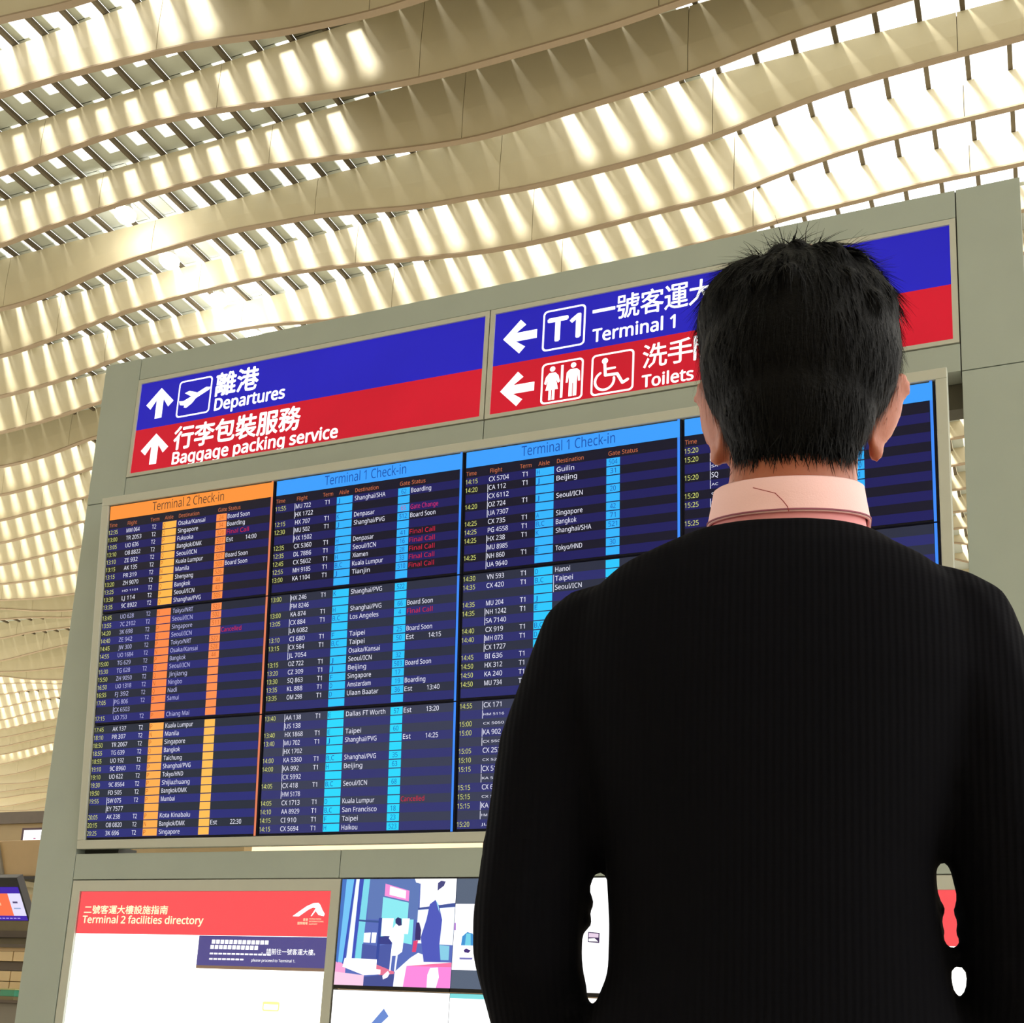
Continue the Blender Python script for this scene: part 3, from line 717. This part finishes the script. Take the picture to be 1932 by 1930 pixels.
q([(270, 565), (545, 580), (545, 610), (270, 590)], .0026, (64, 88, 150)); q([(545, 540), (590, 540), (580, 1130), (545, 1130)], .0024, (56, 76, 160))
q([(590, 545), (745, 545), (735, 790), (590, 790)], .0026, (255, 255, 255), 1.3)
q([(860, 545), (960, 545), (950, 760), (860, 760)], .0026, (240, 250, 255), 1.2)
q([(360, 750), (450, 745), (445, 885), (360, 880)], .0026, (255, 255, 255), 1.3); q([(465, 745), (530, 745), (525, 885), (465, 885)], .0026, (255, 255, 255), 1.3)
q([(345, 900), (560, 930), (730, 880), (760, 1250), (600, 1200), (345, 1130)], .0023, (78, 92, 168))
q([(560, 800), (735, 780), (740, 900), (560, 900)], .0024, (60, 66, 140))
q([(560, 1180), (800, 1270), (800, 1400), (560, 1300)], .0024, (236, 120, 150)); q([(0, 1290), (400, 1330), (400, 1470), (0, 1470)], .0024, (255, 212, 238))
q([(120, 1100), (560, 1110), (560, 1240), (620, 1250), (620, 1310), (400, 1330), (100, 1220)], .0028, (255, 250, 246), 1.3)
q([(400, 1350), (800, 1300), (800, 1470), (400, 1470)], .0026, (74, 84, 150))
q([(1070, 0), (1540, 0), (1540, 340), (1080, 400)], .0020, (255, 255, 255), 1.4); q([(990, 0), (1080, 0), (1080, 70), (1010, 50)], .0020, (255, 255, 255), 1.4)
q([(1060, 400), (1540, 330), (1540, 380), (1060, 425)], .0022, (72, 88, 156)); q([(1060, 430), (1540, 385), (1540, 900), (1060, 880)], .0018, (236, 246, 255), 1.2)
q([(1300, 60), (1340, 28), (1400, 40), (1380, 100), (1300, 165)], .0028, (76, 76, 130))
q([(1210, 350), (1280, 290), (1330, 360), (1385, 560), (1370, 900), (1400, 1130), (1180, 1130), (1120, 800), (1180, 560)], .0028, (82, 92, 190)); q([(1290, 300), (1320, 340), (1345, 470)], .0032, (170, 236, 255))
q([(1370, 900), (1500, 910), (1500, 1100), (1390, 1100)], .0024, (140, 210, 235))
q([(1050, 600), (1090, 600), (1120, 700), (1120, 840), (1050, 840), (1045, 760)], .0032, (60, 50, 110)); q([(1030, 850), (1090, 840), (1070, 1000), (1020, 1000)], .0034, (230, 70, 120))
q([(770, 560), (800, 530), (850, 550), (860, 640), (820, 650), (775, 610)], .0034, (52, 54, 110))
q([(790, 610), (870, 640), (900, 780), (890, 1000), (830, 1050), (740, 1060), (750, 880), (700, 820), (740, 690)], .0032, (255, 255, 255), 1.4)
q([(740, 1060), (760, 1060), (755, 1260), (735, 1260)], .0032, (240, 240, 255), 1.2); q([(810, 1050), (835, 1050), (820, 1270), (800, 1270)], .0032, (240, 240, 255), 1.2)
q([(650, 1330), (720, 1260), (745, 1300), (720, 1350), (660, 1380)], .0034, (250, 236, 250), 1.2)
q([(1190, 1130), (1540, 1130), (1540, 1470), (800, 1470), (810, 1270), (1000, 1080), (1100, 1010), (1190, 1040)], .0025, (246, 248, 252), 1.2)
q([(960, 1190), (1540, 1190), (1540, 1470), (930, 1470)], .0029, (255, 142, 226)); q([(960, 1190), (1540, 1130), (1540, 1190)], .0029, (255, 120, 170))
q([(1270, 1210), (1370, 1200), (1390, 1330), (1360, 1470), (1240, 1470), (1240, 1300)], .0033, (255, 250, 255), 1.3)
tag(pm.build('picture', s), kind='stuff')
s = vs('screen with a white picture between grey bands, right of the shop scene', 1, 0)
pm = MB()
q([(0, 0), (1540, 0), (1540, 1470), (0, 1470)], .001, (92, 104, 124)); q([(0, 345), (1540, 345), (1540, 1225), (0, 1225)], .0015, (255, 252, 255), 1.4)
q([(100, 900), (110, 780), (170, 720), (240, 740), (270, 830), (270, 900)], .002, (70, 150, 214)); q([(150, 900), (160, 740), (215, 740), (225, 900)], .0024, (120, 214, 236))
q([(140, 960), (170, 940), (230, 965), (200, 1000), (150, 990)], .0026, (70, 50, 120)); q([(90, 1060), (260, 1060), (250, 1085), (95, 1085)], .0026, (120, 118, 190)); q([(0, 600), (20, 600), (25, 700), (0, 700)], .0026, (190, 140, 220))
tag(pm.build('picture', s), kind='stuff')
s = vs('white screen with a small boxed mark, seen past the left elbow', 2, 0)
pm = MB(); q([(0, 0), (1540, 0), (1540, 1470), (0, 1470)], .001, (255, 255, 255), 1.4)
q([(100, 700), (235, 710), (235, 840), (100, 830)], .0015, (70, 50, 90)); q([(110, 712), (223, 722), (223, 772), (110, 768)], .002, (238, 214, 236), 1.0); q([(110, 785), (180, 780), (223, 822), (110, 820)], .002, (255, 255, 255), 1.2)
tag(pm.build('picture', s), kind='stuff')
s = vs('white screen with a blue diagonal stroke, below the shop scene', 0, 1)
pm = MB(); q([(0, 0), (1540, 0), (1540, 1470), (0, 1470)], .001, (255, 255, 255), 1.6)
q([(700, 230), (770, 330), (520, 600), (420, 600)], .0015, (110, 142, 214)); tag(pm.build('picture', s), kind='stuff')
s = vs('white screen with a faint teal tint in the second column of the video wall', 1, 1)
pm = MB(); q([(0, 0), (1540, 0), (1540, 1470), (0, 1470)], .001, (250, 255, 255), 1.5); q([(0, 0), (1540, 0), (1540, 60), (0, 60)], .0015, (130, 226, 228)); tag(pm.build('picture', s), kind='stuff')
s = vs('plain white screen in the third column of the video wall, below the boxed mark', 2, 1)
pm = MB(); q([(0, 0), (1540, 0), (1540, 1470), (0, 1470)], .001, (255, 252, 240), 1.2); tag(pm.build('picture', s), kind='stuff')

# ------------------------------------------------------------------ check-in hall seen past the left edge of the board
tanp = mat('counter_tan', (222, 196, 150), 0.5, noise=.06); brown = mat('counter_brown', (92, 80, 66), 0.6, noise=.15); olive = mat('dark_olive_glass', (120, 108, 70), 0.3, noise=.3, scale=4)
beige = mat('canopy_beige', (196, 168, 126), 0.6, noise=.08); cream = mat('canopy_edge', (232, 220, 180), 0.5, noise=.05); greyp = mat('plinth_grey', (132, 126, 114), 0.5, noise=.1)
cp = empty('counter_canopy', (-9.6, 8.0, 2.0)); tag(cp, 'beige canopy beam over the check-in counters at the left edge', 'canopy')
MB().box(-2.2, 1.9, 0, .7, .10, .42, beige).build('fascia', cp, bevel=.01)
MB().box(-2.2, 1.9, -.02, .72, .075, .10, M['black']).build('shadow_gap', cp); MB().box(-2.2, 1.32, -.03, .7, .03, .075, cream).build('edge_trim', cp)
MB().hexa([(-2.2, -.02, .12), (1.18, -.02, .12), (-2.2, 0, .12), (1.18, 0, .12), (-2.2, -.02, .40), (1.07, -.02, .40), (-2.2, 0, .40), (1.07, 0, .40)], greyp).build('end_panel', cp)
# airline screen hanging under the canopy
sc = empty('airline_screen', (-7.79, 7.5, 1.67), (0.55, 0, 0)); tag(sc, 'hanging screen with orange and white fields between violet bands, left edge', 'screen')
def qd(mb, x0, x1, z0, z1, y, m): mb.rect(x0, x1, z0, z1, y, m)
MB().box(-.55, .235, 0.0, .07, .0, .38, M['black']).build('casing', sc, bevel=.004)
b = MB(); qd(b, -.54, .222, .008, .050, -.002, G((66, 36, 170))); qd(b, -.54, .222, .245, .300, -.002, G((66, 36, 170)))
qd(b, -.54, .09, .050, .245, -.002, G((255, 118, 76))); qd(b, .09, .222, .050, .245, -.002, G((232, 226, 255)))
b.box(.12, .17, -.004, -.003, .16, .175, G((90, 80, 120))); b.box(.115, .185, -.004, -.003, .11, .12, G((150, 170, 210))); b.box(-.12, -.01, -.004, -.003, .14, .165, G((255, 190, 150)))
for i in range(9): b.box(-.2 + i * .04, -.2 + i * .04 + .028, -.004, -.003, .022, .032, G((170, 150, 240)))
for i in range(4): b.box(-.16 + i * .045, -.13 + i * .045, -.004, -.003, .265, .285, G((190, 170, 250)))
tag(b.build('picture', sc), kind='stuff')
MB().box(-.30, -.28, .03, .05, .37, .40, M['black']).build('hanger', sc)
# counters
ct = empty('check_in_counter', (-9.3, 8.05, 0)); tag(ct, 'row of check-in counter units with tan drawers and dark shelf at the left edge', 'counter')
MB().box(-2, 1.5, .0, .6, 0, 1.03, greyp).build('plinth', ct, bevel=.004); MB().box(-2, 1.5, -.04, .6, 1.03, 1.055, brown).build('counter_top', ct)
MB().box(-2, 1.5, .30, .5, 1.055, 1.84, olive).build('back_panel', ct)
MB().box(-2, 1.5, .10, .5, 1.305, 1.38, brown).build('shelf', ct); MB().box(-2, 1.5, .08, .5, 1.47, 1.50, beige).build('shelf_edge', ct); MB().box(-2, 1.5, .06, .5, 1.50, 1.53, brown).build('shelf_top', ct)
MB().box(-2, 1.5, .25, .3, 1.60, 1.66, brown).build('rail', ct)
for i in range(9):
    MB().box(-1.9 + i * .36, -1.9 + i * .36 + .35, .08, .4, 1.385, 1.468, tanp).build('drawer', ct, bevel=.003)
    d = MB().box(-1.9 + i * .36, -1.9 + i * .36 + .35, .08, .4, 1.215, 1.300, tanp).build('drawer', ct, bevel=.003)
    MB().box(-1.76 + i * .36, -1.70 + i * .36, .068, .08, 1.25, 1.262, brown).build('handle', d)
    MB().box(-1.9 + i * .36, -1.9 + i * .36 + .35, .08, .4, 1.145, 1.210, tanp).build('drawer', ct, bevel=.003)
gb = empty('green_box', (-8.24, 8.02, 1.055)); tag(gb, 'small green box standing on the check-in counter top', 'box')
MB().box(-.06, .10, 0, .10, .03, .085, mat('green_plastic', (60, 150, 116), .4, noise=.1)).build('body', gb, bevel=.004)
MB().box(-.062, .102, -.002, .102, .0, .03, mat('box_base', (120, 106, 66), .5, noise=.1)).build('base', gb); MB().box(-.062, .102, -.002, .102, .085, .096, mat('box_lid', (190, 190, 130), .5, noise=.1)).build('lid', gb)
# far bright screen above the canopy
ws_ = empty('wall_screen', (-12.42, 12.0, 0)); tag(ws_, 'bright white screen with dark bezel far beyond the canopy beam, left of the board', 'screen')
MB().box(-.02, .62, 0, .08, 2.92, 3.30, mat('maroon_bezel', (70, 40, 56), .5, noise=.1)).build('casing', ws_, bevel=.004)
b = MB(); b.rect(.02, .58, 2.95, 3.27, -.003, G((255, 250, 255), 1.6)); b.box(.20, .24, -.006, -.005, 3.15, 3.165, G((190, 120, 150))); b.box(.26, .30, -.006, -.005, 3.07, 3.08, G((170, 90, 130))); b.build('picture', ws_)
MB().box(.27, .33, .09, .13, 0, 3.3, greyp).build('post', ws_)
# low tan wall behind the canopy, closing the hall
pt = empty('partition', (-15, 15.5, 0)); tag(pt, 'olive and tan partition wall beyond the check-in canopy', 'partition')
MB().box(-8, 3.5, 0, .2, 0, 4.05, mat('partition_olive', (150, 128, 84), .5, noise=.3, scale=.8)).build('wall_panel', pt)
MB().box(-8, 3.5, -.05, .2, 4.05, 4.25, brown).build('cap_rail', pt)

# ------------------------------------------------------------------ the person, seen from behind
person = empty('person', (-0.1937, 1.0014, 0), (0, 0, 0.191))
tag(person, 'person with short black hair, black sweater and pink shirt collar, back turned, facing the board', 'person')
class Blob:
    """overlapping solids that a voxel remesh fuses into one skin"""
    def __init__(s): s.bm = bmesh.new()
    def ell(s, c, r, rot=None, sub=2):
        mtx = Matrix.Translation(c) @ (rot.to_4x4() if rot else Matrix()) @ Matrix.Diagonal((*((r,) * 3 if isinstance(r, (int, float)) else r), 1))
        bmesh.ops.create_icosphere(s.bm, subdivisions=sub, radius=1, matrix=mtx)
    def limb(s, pts, n=9, sub=2):
        """pts: (x, y, z, radius) joints; spheres between them taper the limb"""
        for a, b in zip(pts, pts[1:]):
            for i in range(n + 1):
                t = i / n
                s.ell([a[j] + (b[j] - a[j]) * t for j in range(3)], a[3] + (b[3] - a[3]) * t, sub=sub)
    def loft(s, secs, n=40, p=2.4):
        """secs: (z, cx, cy, half width, half depth)"""
        rings = []
        for (z, cx, cy, w, d) in secs:
            r = []
            for i in range(n):
                a = 2 * math.pi * i / n; ca, sa = math.cos(a), math.sin(a)
                r.append(s.bm.verts.new((cx + w * math.copysign(abs(ca) ** (2 / p), ca), cy + d * math.copysign(abs(sa) ** (2 / p), sa), z)))
            rings.append(r)
        for a, b in zip(rings, rings[1:]):
            for i in range(n): s.bm.faces.new((a[i], a[(i + 1) % n], b[(i + 1) % n], b[i]))
        s.bm.faces.new(rings[0][::-1]); s.bm.faces.new(rings[-1])
    def build(s, name, m, parent, voxel=0.006, smooth=6, sub=0):
        bmesh.ops.recalc_face_normals(s.bm, faces=s.bm.faces)
        me = bpy.data.meshes.new('tmp'); s.bm.to_mesh(me); s.bm.free()
        o = bpy.data.objects.new('tmp', me); C.objects.link(o)
        r = o.modifiers.new('r', 'REMESH'); r.mode = 'VOXEL'; r.voxel_size = voxel; r.use_smooth_shade = True
        sm = o.modifiers.new('s', 'SMOOTH'); sm.factor = 0.5; sm.iterations = smooth
        bpy.context.view_layer.update()
        out = bpy.data.meshes.new_from_object(o.evaluated_get(bpy.context.evaluated_depsgraph_get()))
        bpy.data.objects.remove(o); bpy.data.meshes.remove(me)
        out.name = name; out.materials.clear(); out.materials.append(m)
        q = bpy.data.objects.new(name, out); C.objects.link(q); q.parent = parent
        return q

skin = mat('skin', (176, 104, 77), 0.5, noise=.10, scale=14, bump=.15, bscale=180)
sb = skin.node_tree.nodes['Principled BSDF']; sb.inputs['Subsurface Weight'].default_value = 0.35; sb.inputs['Subsurface Radius'].default_value = (0.02, 0.006, 0.003); sb.inputs['Subsurface Scale'].default_value = 0.6
hairm = mat('black_hair', (8, 8, 8), 0.6, noise=.3, scale=60, bump=.5, bscale=300, spec=.12)
cottonp = mat('pink_cotton', (250, 204, 202), 0.8, noise=.04, scale=30, bump=.15, bscale=700)
trouser = mat('dark_trousers', (30, 31, 38), 0.85, noise=.1, bump=.1)
shoe = mat('black_leather', (18, 17, 17), 0.35, noise=.1)

def knit_mat():
    m = bpy.data.materials.new('black_knit'); m.use_nodes = True
    nt = m.node_tree; b = nt.nodes['Principled BSDF']
    b.inputs['Base Color'].default_value = (*lin((13, 13, 17)), 1); b.inputs['Roughness'].default_value = 0.95; b.inputs['Specular IOR Level'].default_value = 0.05
    b.inputs['Sheen Weight'].default_value = 0.0; b.inputs['Sheen Roughness'].default_value = 0.5
    tc = nt.nodes.new('ShaderNodeTexCoord'); w = nt.nodes.new('ShaderNodeTexWave'); w.inputs['Scale'].default_value = 55; w.inputs['Distortion'].default_value = 0.6; w.bands_direction = 'X'
    w2 = nt.nodes.new('ShaderNodeTexWave'); w2.inputs['Scale'].default_value = 90; w2.bands_direction = 'Z'
    ad = nt.nodes.new('ShaderNodeMath'); ad.operation = 'MULTIPLY_ADD'; ad.inputs[1].default_value = 0.12
    nt.links.new(tc.outputs['Object'], w.inputs['Vector']); nt.links.new(tc.outputs['Object'], w2.inputs['Vector'])
    nt.links.new(w2.outputs['Fac'], ad.inputs[0]); nt.links.new(w.outputs['Fac'], ad.inputs[2])
    bp = nt.nodes.new('ShaderNodeBump'); bp.inputs['Strength'].default_value = 0.3; bp.inputs['Distance'].default_value = 0.0015
    nt.links.new(ad.outputs[0], bp.inputs['Height']); nt.links.new(bp.outputs['Normal'], b.inputs['Normal'])
    return m
knit = knit_mat()
TX = -0.022            # the trunk stands a little left of the head
# --- body: head, neck, trunk, arms, hands and legs as one skin
B = Blob()
B.ell((.003, .018, 1.612), (.074, .092, .088)); B.ell((.003, .050, 1.555), (.058, .060, .062)); B.ell((.003, .070, 1.515), (.036, .036, .026))
B.ell((.003, .112, 1.553), (.012, .018, .014)); B.limb([(.003, .100, 1.585, .008), (.003, .118, 1.558, .011)], 4)      # nose
B.ell((.003, .100, 1.520), (.024, .012, .006)); B.ell((.003, .099, 1.512), (.021, .012, .006))                        # lips
for sx_ in (-1, 1):
    B.ell((.003 + sx_ * .032, .090, 1.603), (.022, .012, .006)); B.ell((.003 + sx_ * .04, .080, 1.565), (.020, .020, .016))   # brow, cheek
B.loft([(1.36, TX * .6, .0, .070, .062), (1.42, -.006, -.004, .060, .060), (1.47, -.002, .002, .056, .058), (1.54, .002, .012, .055, .060)], p=2.1)
def ear(cx, cz, tilt, side):
    rot = Matrix.Rotation(tilt, 3, 'Y') @ Matrix.Rotation(side * math.radians(-32), 3, 'Z')
    B.ell((cx, .004, cz), (.0065, .019, .036), rot)
    for i in range(15):                     # helix and lobe round the rim
        a = math.radians(-110 + i * 17)
        p = rot @ Vector((side * .002, -.019 * math.cos(a) * 1.0, .037 * math.sin(a)))
        B.ell((cx + p.x, .004 + p.y, cz + p.z), .0052 if i else .007, sub=1)
    p = rot @ Vector((0, .004, -.036)); B.ell((cx + p.x, .004 + p.y, cz + p.z), (.006, .009, .010))
ear(-.0745, 1.534, math.radians(-13), -1); ear(.0805, 1.530, math.radians(21), 1)
B.loft([(.80, TX, .01, .135, .095), (.90, TX, .01, .135, .095), (1.05, TX, .005, .115, .082), (1.20, TX, .0, .135, .092), (1.30, TX, .0, .145, .085), (1.37, TX, .0, .10, .06)])
ARM = {}
for sd in (-1, 1):
    S = lambda a: TX + sd * a
    sh, el, wr = (S(.148), -.005, 1.312 if sd > 0 else 1.306), (S(.1975 if sd > 0 else .197), -.020, 1.060), (S(.182 if sd > 0 else .172), .120, .862)
    ARM[sd] = (sh, el, wr)
    B.limb([(*sh, .044), (*el, .034), (*wr, .024)], 12)
    hand = Vector(wr) + Vector((0, .030, -.045))
    B.ell(hand, (.016, .032, .046), Matrix.Rotation(math.radians(25), 3, 'X'))
    for f, (dy, ln) in enumerate(((.030, .070), (.012, .082), (-.006, .076), (-.023, .058))):
        k0 = hand + Vector((0, dy, -.038)); k1 = k0 + Vector((-sd * .004, .012, -ln * .42)); k2 = k1 + Vector((-sd * .010, .004, -ln * .32)); k3 = k2 + Vector((-sd * .012, -.004, -ln * .22))
        B.limb([(*k0, .0088), (*k1, .0082), (*k2, .0074), (*k3, .0062)], 3, sub=1)
    t0 = hand + Vector((0, .028, .012)); t1 = t0 + Vector((-sd * .010, .026, -.022)); t2 = t1 + Vector((-sd * .006, .012, -.030))
    B.limb([(*t0, .011), (*t1, .0095), (*t2, .0075)], 3, sub=1)
    B.limb([(S(.075), .0, .84, .078), (S(.085), .0, .48, .050), (S(.088), -.01, .30, .048), (S(.088), -.015, .09, .032)], 14)
    B.limb([(S(.088), -.02, .05, .034), (S(.095), .12, .04, .030)], 6)
body = B.build('body', skin, person, voxel=.0042, smooth=4)
for sx_ in (-1, 1):
    e = Blob(); e.ell((.003 + sx_ * .031, .098, 1.585), .0115); e.build('eye', mat('eye_white', (60, 44, 36), .2, noise=.1), person, voxel=.002, smooth=2)
# --- trousers and shoes
T = Blob()
T.loft([(.74, TX, .005, .160, .115), (.84, TX, .01, .158, .118), (.93, TX, .01, .150, .108), (1.0, TX, .01, .140, .10)])
for sd in (-1, 1):
    S = lambda a: TX + sd * a
    T.limb([(S(.078), .0, .80, .088), (S(.086), .0, .48, .068), (S(.09), -.005, .30, .064), (S(.092), -.005, .12, .058)], 14)
T.build('trousers', trouser, person, voxel=.009, smooth=6)
for sd in (-1, 1):
    S = lambda a: TX + sd * a
    H = Blob(); H.limb([(S(.090), -.05, .048, .042), (S(.094), .06, .045, .044), (S(.099), .15, .040, .036)], 8); H.ell((S(.090), -.02, .09), (.046, .055, .045))
    H.loft([(0.0, S(.094), .055, .046, .135), (.022, S(.094), .055, .047, .137)], p=2.6)
    H.build('shoe', shoe, person, voxel=.006, smooth=3)
# --- sweater
K = Blob()
DZ = .007
K.loft([(.800, TX, .010, .158, .118), (.82, TX, .010, .166, .124), (.90, TX, .008, .160, .118), (1.00, -.018, .004, .146, .110), (1.03, -.016, .003, .136, .107), (1.07, -.019, .002, .133, .106), (1.12, TX - .001, .0, .133, .108), (1.20, TX - .001, -.004, .1555, .112),
        (1.28 - DZ, TX, -.008, .174, .108), (1.325 - DZ, TX, -.010, .172, .100), (1.355 - DZ, TX, -.012, .160, .092), (1.380 - DZ, TX * .95, -.012, .136, .083), (1.396 - DZ, TX * .85, -.008, .108, .077), (1.408 - DZ, TX * .6, -.004, .088, .074)], n=56, p=2.3)
for sd in (-1, 1):
    S = lambda a: TX + sd * a
    sh, el, wr = ARM[sd]
    K.limb([(S(.120), -.008, sh[2] + .020, .050), (S(.146), -.006, sh[2] + .004, .060), (S(.177), -.010, 1.22, .0565), (el[0] + sd * .000, el[1], el[2] + .02, .0475), (el[0] - sd * .0, el[1] + .004, el[2] - .015, .0470), (S(.196 if sd > 0 else .188), .05, .955, .041), (*wr, .033)], 8)
    for i in range(7):       # folds in the crook of the elbow
        a = i * 1.3
        K.ell((el[0] - sd * (.030 + .006 * math.sin(a)), el[1] + .022, el[2] + .045 - i * .018), (.020, .030, .007), Matrix.Rotation(math.radians(18 * sd), 3, 'Y'))
    K.loft([(wr[2] - .005, wr[0], wr[1] + .004, .036, .036), (wr[2] + .040, wr[0], wr[1] - .012, .040, .040)], p=2)
K.ell((TX + .1445, .0, 1.0535), (.0095, .026, .005))
sweater = K.build('sweater', knit, person, voxel=.0055, smooth=7)
# --- shirt collar: band, folded leaf and a mauve line between them
def collar_ring(name, prof, m, thick=.002):
    n = 72; v = []; f = []
    for (dr, z_back, z_side, z_front) in prof:
        for i in range(n):
            a = 2 * math.pi * i / n; s_, c_ = math.sin(a), math.cos(a)       # a = 0 at the back
            zb = z_back * max(0, c_) ** 1 + z_side * (1 - abs(c_)) + z_front * max(0, -c_)
            v.append((-.006 + (.0615 + dr) * s_, -.002 - (.0660 + dr) * c_, zb))
    for j in range(len(prof) - 1):
        for i in range(n): f.append((j * n + i, j * n + (i + 1) % n, (j + 1) * n + (i + 1) % n, (j + 1) * n + i))
    o = mesh_obj(name, v, f, m, person, True)
    so = o.modifiers.new('thickness', 'SOLIDIFY'); so.thickness = thick; so.offset = 0
    return o
collar_ring('shirt_collar', [(-.001, 1.434, 1.455, 1.405), (.001, 1.439, 1.459, 1.408), (.003, 1.437, 1.457, 1.406), (.005, 1.422, 1.443, 1.394), (.0075, 1.408, 1.428, 1.380), (.0082, 1.405, 1.425, 1.376)], cottonp, .0022)
collar_ring('collar_band', [(.001, 1.425, 1.445, 1.395), (.0045, 1.405, 1.418, 1.368), (.0065, 1.396, 1.405, 1.350), (.008, 1.38, 1.39, 1.340)], mat('pink_band', (232, 156, 160), 0.85, noise=.05, scale=30), .002)
collar_ring('collar_line', [(.0094, 1.4070, 1.4275, 1.379), (.0095, 1.4055, 1.4260, 1.3775)], mat('mauve_line', (150, 84, 100), .9), .0006)
tv = []; tf = []
tp = [(-.034, 1.4275), (-.028, 1.4255), (-.022, 1.4235), (-.016, 1.4215), (-.010, 1.4145), (-.006, 1.4085), (-.005, 1.4040)]
for i, (x_, z_) in enumerate(tp):
    yy = -.0752 - (1.4275 - z_) * .12
    tv += [(x_ - .0003, yy, z_ - .0003), (x_ + .0003, yy - .0004, z_), (x_, yy, z_ + .0004)]
    if i: tf += [(3 * i - 3 + j, 3 * i - 3 + (j + 1) % 3, 3 * i + (j + 1) % 3, 3 * i + j) for j in range(3)]
mesh_obj('loose_thread', tv, tf, mat('red_thread', (170, 70, 70), .8, noise=.1), person)
# --- hair: a cap of hair with thousands of strands over it
Hh = Blob()
HC_ = Vector((.004, .008, 1.592))
Hh.ell(HC_, (.0915, .101, .094), sub=3); Hh.ell((.004, -.012, 1.575), (.0885, .082, .088), sub=3); Hh.ell((.002, -.024, 1.530), (.070, .060, .070), sub=3); Hh.ell((.0, -.026, 1.495), (.060, .046, .042))
Hh.ell((.004, .055, 1.624), (.070, .055, .056), sub=3); Hh.ell((-.036, .0, 1.624), (.054, .072, .054), sub=3); Hh.ell((.042, .0, 1.616), (.050, .072, .052), sub=3)
for i in range(70):
    a, e = rng.uniform(0, 2 * math.pi), rng.uniform(.1, 1.5)
    d = Vector((math.cos(a) * math.cos(e), math.sin(a) * math.cos(e), math.sin(e)))
    if d.y > .5 and d.z < .5: continue
    Hh.ell(HC_ + Vector((d.x * .084, d.y * .094, d.z * .092)), rng.uniform(.010, .017), sub=1)
hair = Hh.build('hair', hairm, person, voxel=.004, smooth=5)
me = hair.data
co = np.empty(len(me.vertices) * 3); me.vertices.foreach_get('co', co); co = co.reshape(-1, 3)
no = np.array([v.normal[:] for v in me.vertices])
crown = np.array([-.010, -.045, 1.685])
sv, sf = [], []
def strand(p, d, n, L, w, droop, curl):
    side = np.cross(d, n); side /= np.linalg.norm(side) + 1e-9
    q = p.copy(); segs = 4; b = len(sv)
    for i in range(segs + 1):
        ww = w * (1 - i / segs) + .00008
        sv.append(q - side * ww); sv.append(q + side * ww)
        if i:
            k = b + 2 * i; sf.append((k - 2, k - 1, k + 1, k))
        q = q + d * L / segs
        d = d + np.array([0, 0, -droop]) + side * curl; d /= np.linalg.norm(d)
idx = rng.choice(len(co), 15000)
for i in idx:
    p, n = co[i], no[i]
    if p[1] > .085 and p[2] < 1.62: continue
    if p[2] < 1.47 and n[2] < -.5: continue
    away = p - crown; away = away - n * away.dot(n); away /= np.linalg.norm(away) + 1e-9
    down = np.array([0, 0, -1.0]); down = down - n * down.dot(n); down /= np.linalg.norm(down) + 1e-9
    t = min(1, max(0, (1.70 - p[2]) / .08))
    d = away * (1 - .6 * t) + down * (.8 * t) + n * rng.uniform(.02, .22) + rng.normal(0, .10, 3)
    d /= np.linalg.norm(d)
    strand(p - n * .001, d, n, rng.uniform(.016, .034), rng.uniform(.0004, .0008), rng.uniform(.0, .12), rng.normal(0, .05))
low = [i for i in range(len(co)) if 1.452 < co[i][2] < 1.487 and co[i][1] < .0]
for i in rng.choice(low, 900):                      # ragged nape
    p, n = co[i], no[i]
    d = np.array([rng.normal(0, .22), rng.normal(-.05, .1), -1.0]) + n * .05; d /= np.linalg.norm(d)
    strand(p, d, n, rng.uniform(.008, .024), rng.uniform(.0004, .0009), 0, rng.normal(0, .04))
for i in range(150):                                # loose locks standing at the crown
    a = rng.normal(0, 1); 
    p = np.array([-.022 + .026 * a, rng.uniform(-.03, .03), 0]); 
    j = np.argmin(((co - np.array([p[0], p[1], 1.72])) ** 2).sum(1)); p = co[j]; n = no[j]
    d = n * 1.0 + np.array([rng.normal(-.5, .5), rng.normal(0, .3), rng.uniform(.0, .6)]); d /= np.linalg.norm(d)
    strand(p - n * .002, d, n, rng.uniform(.015, .036), .0004, rng.uniform(.15, .35), rng.normal(0, .10))
st = mesh_obj('hair_strand', sv, sf, hairm, person, True); tag(st, kind='stuff')
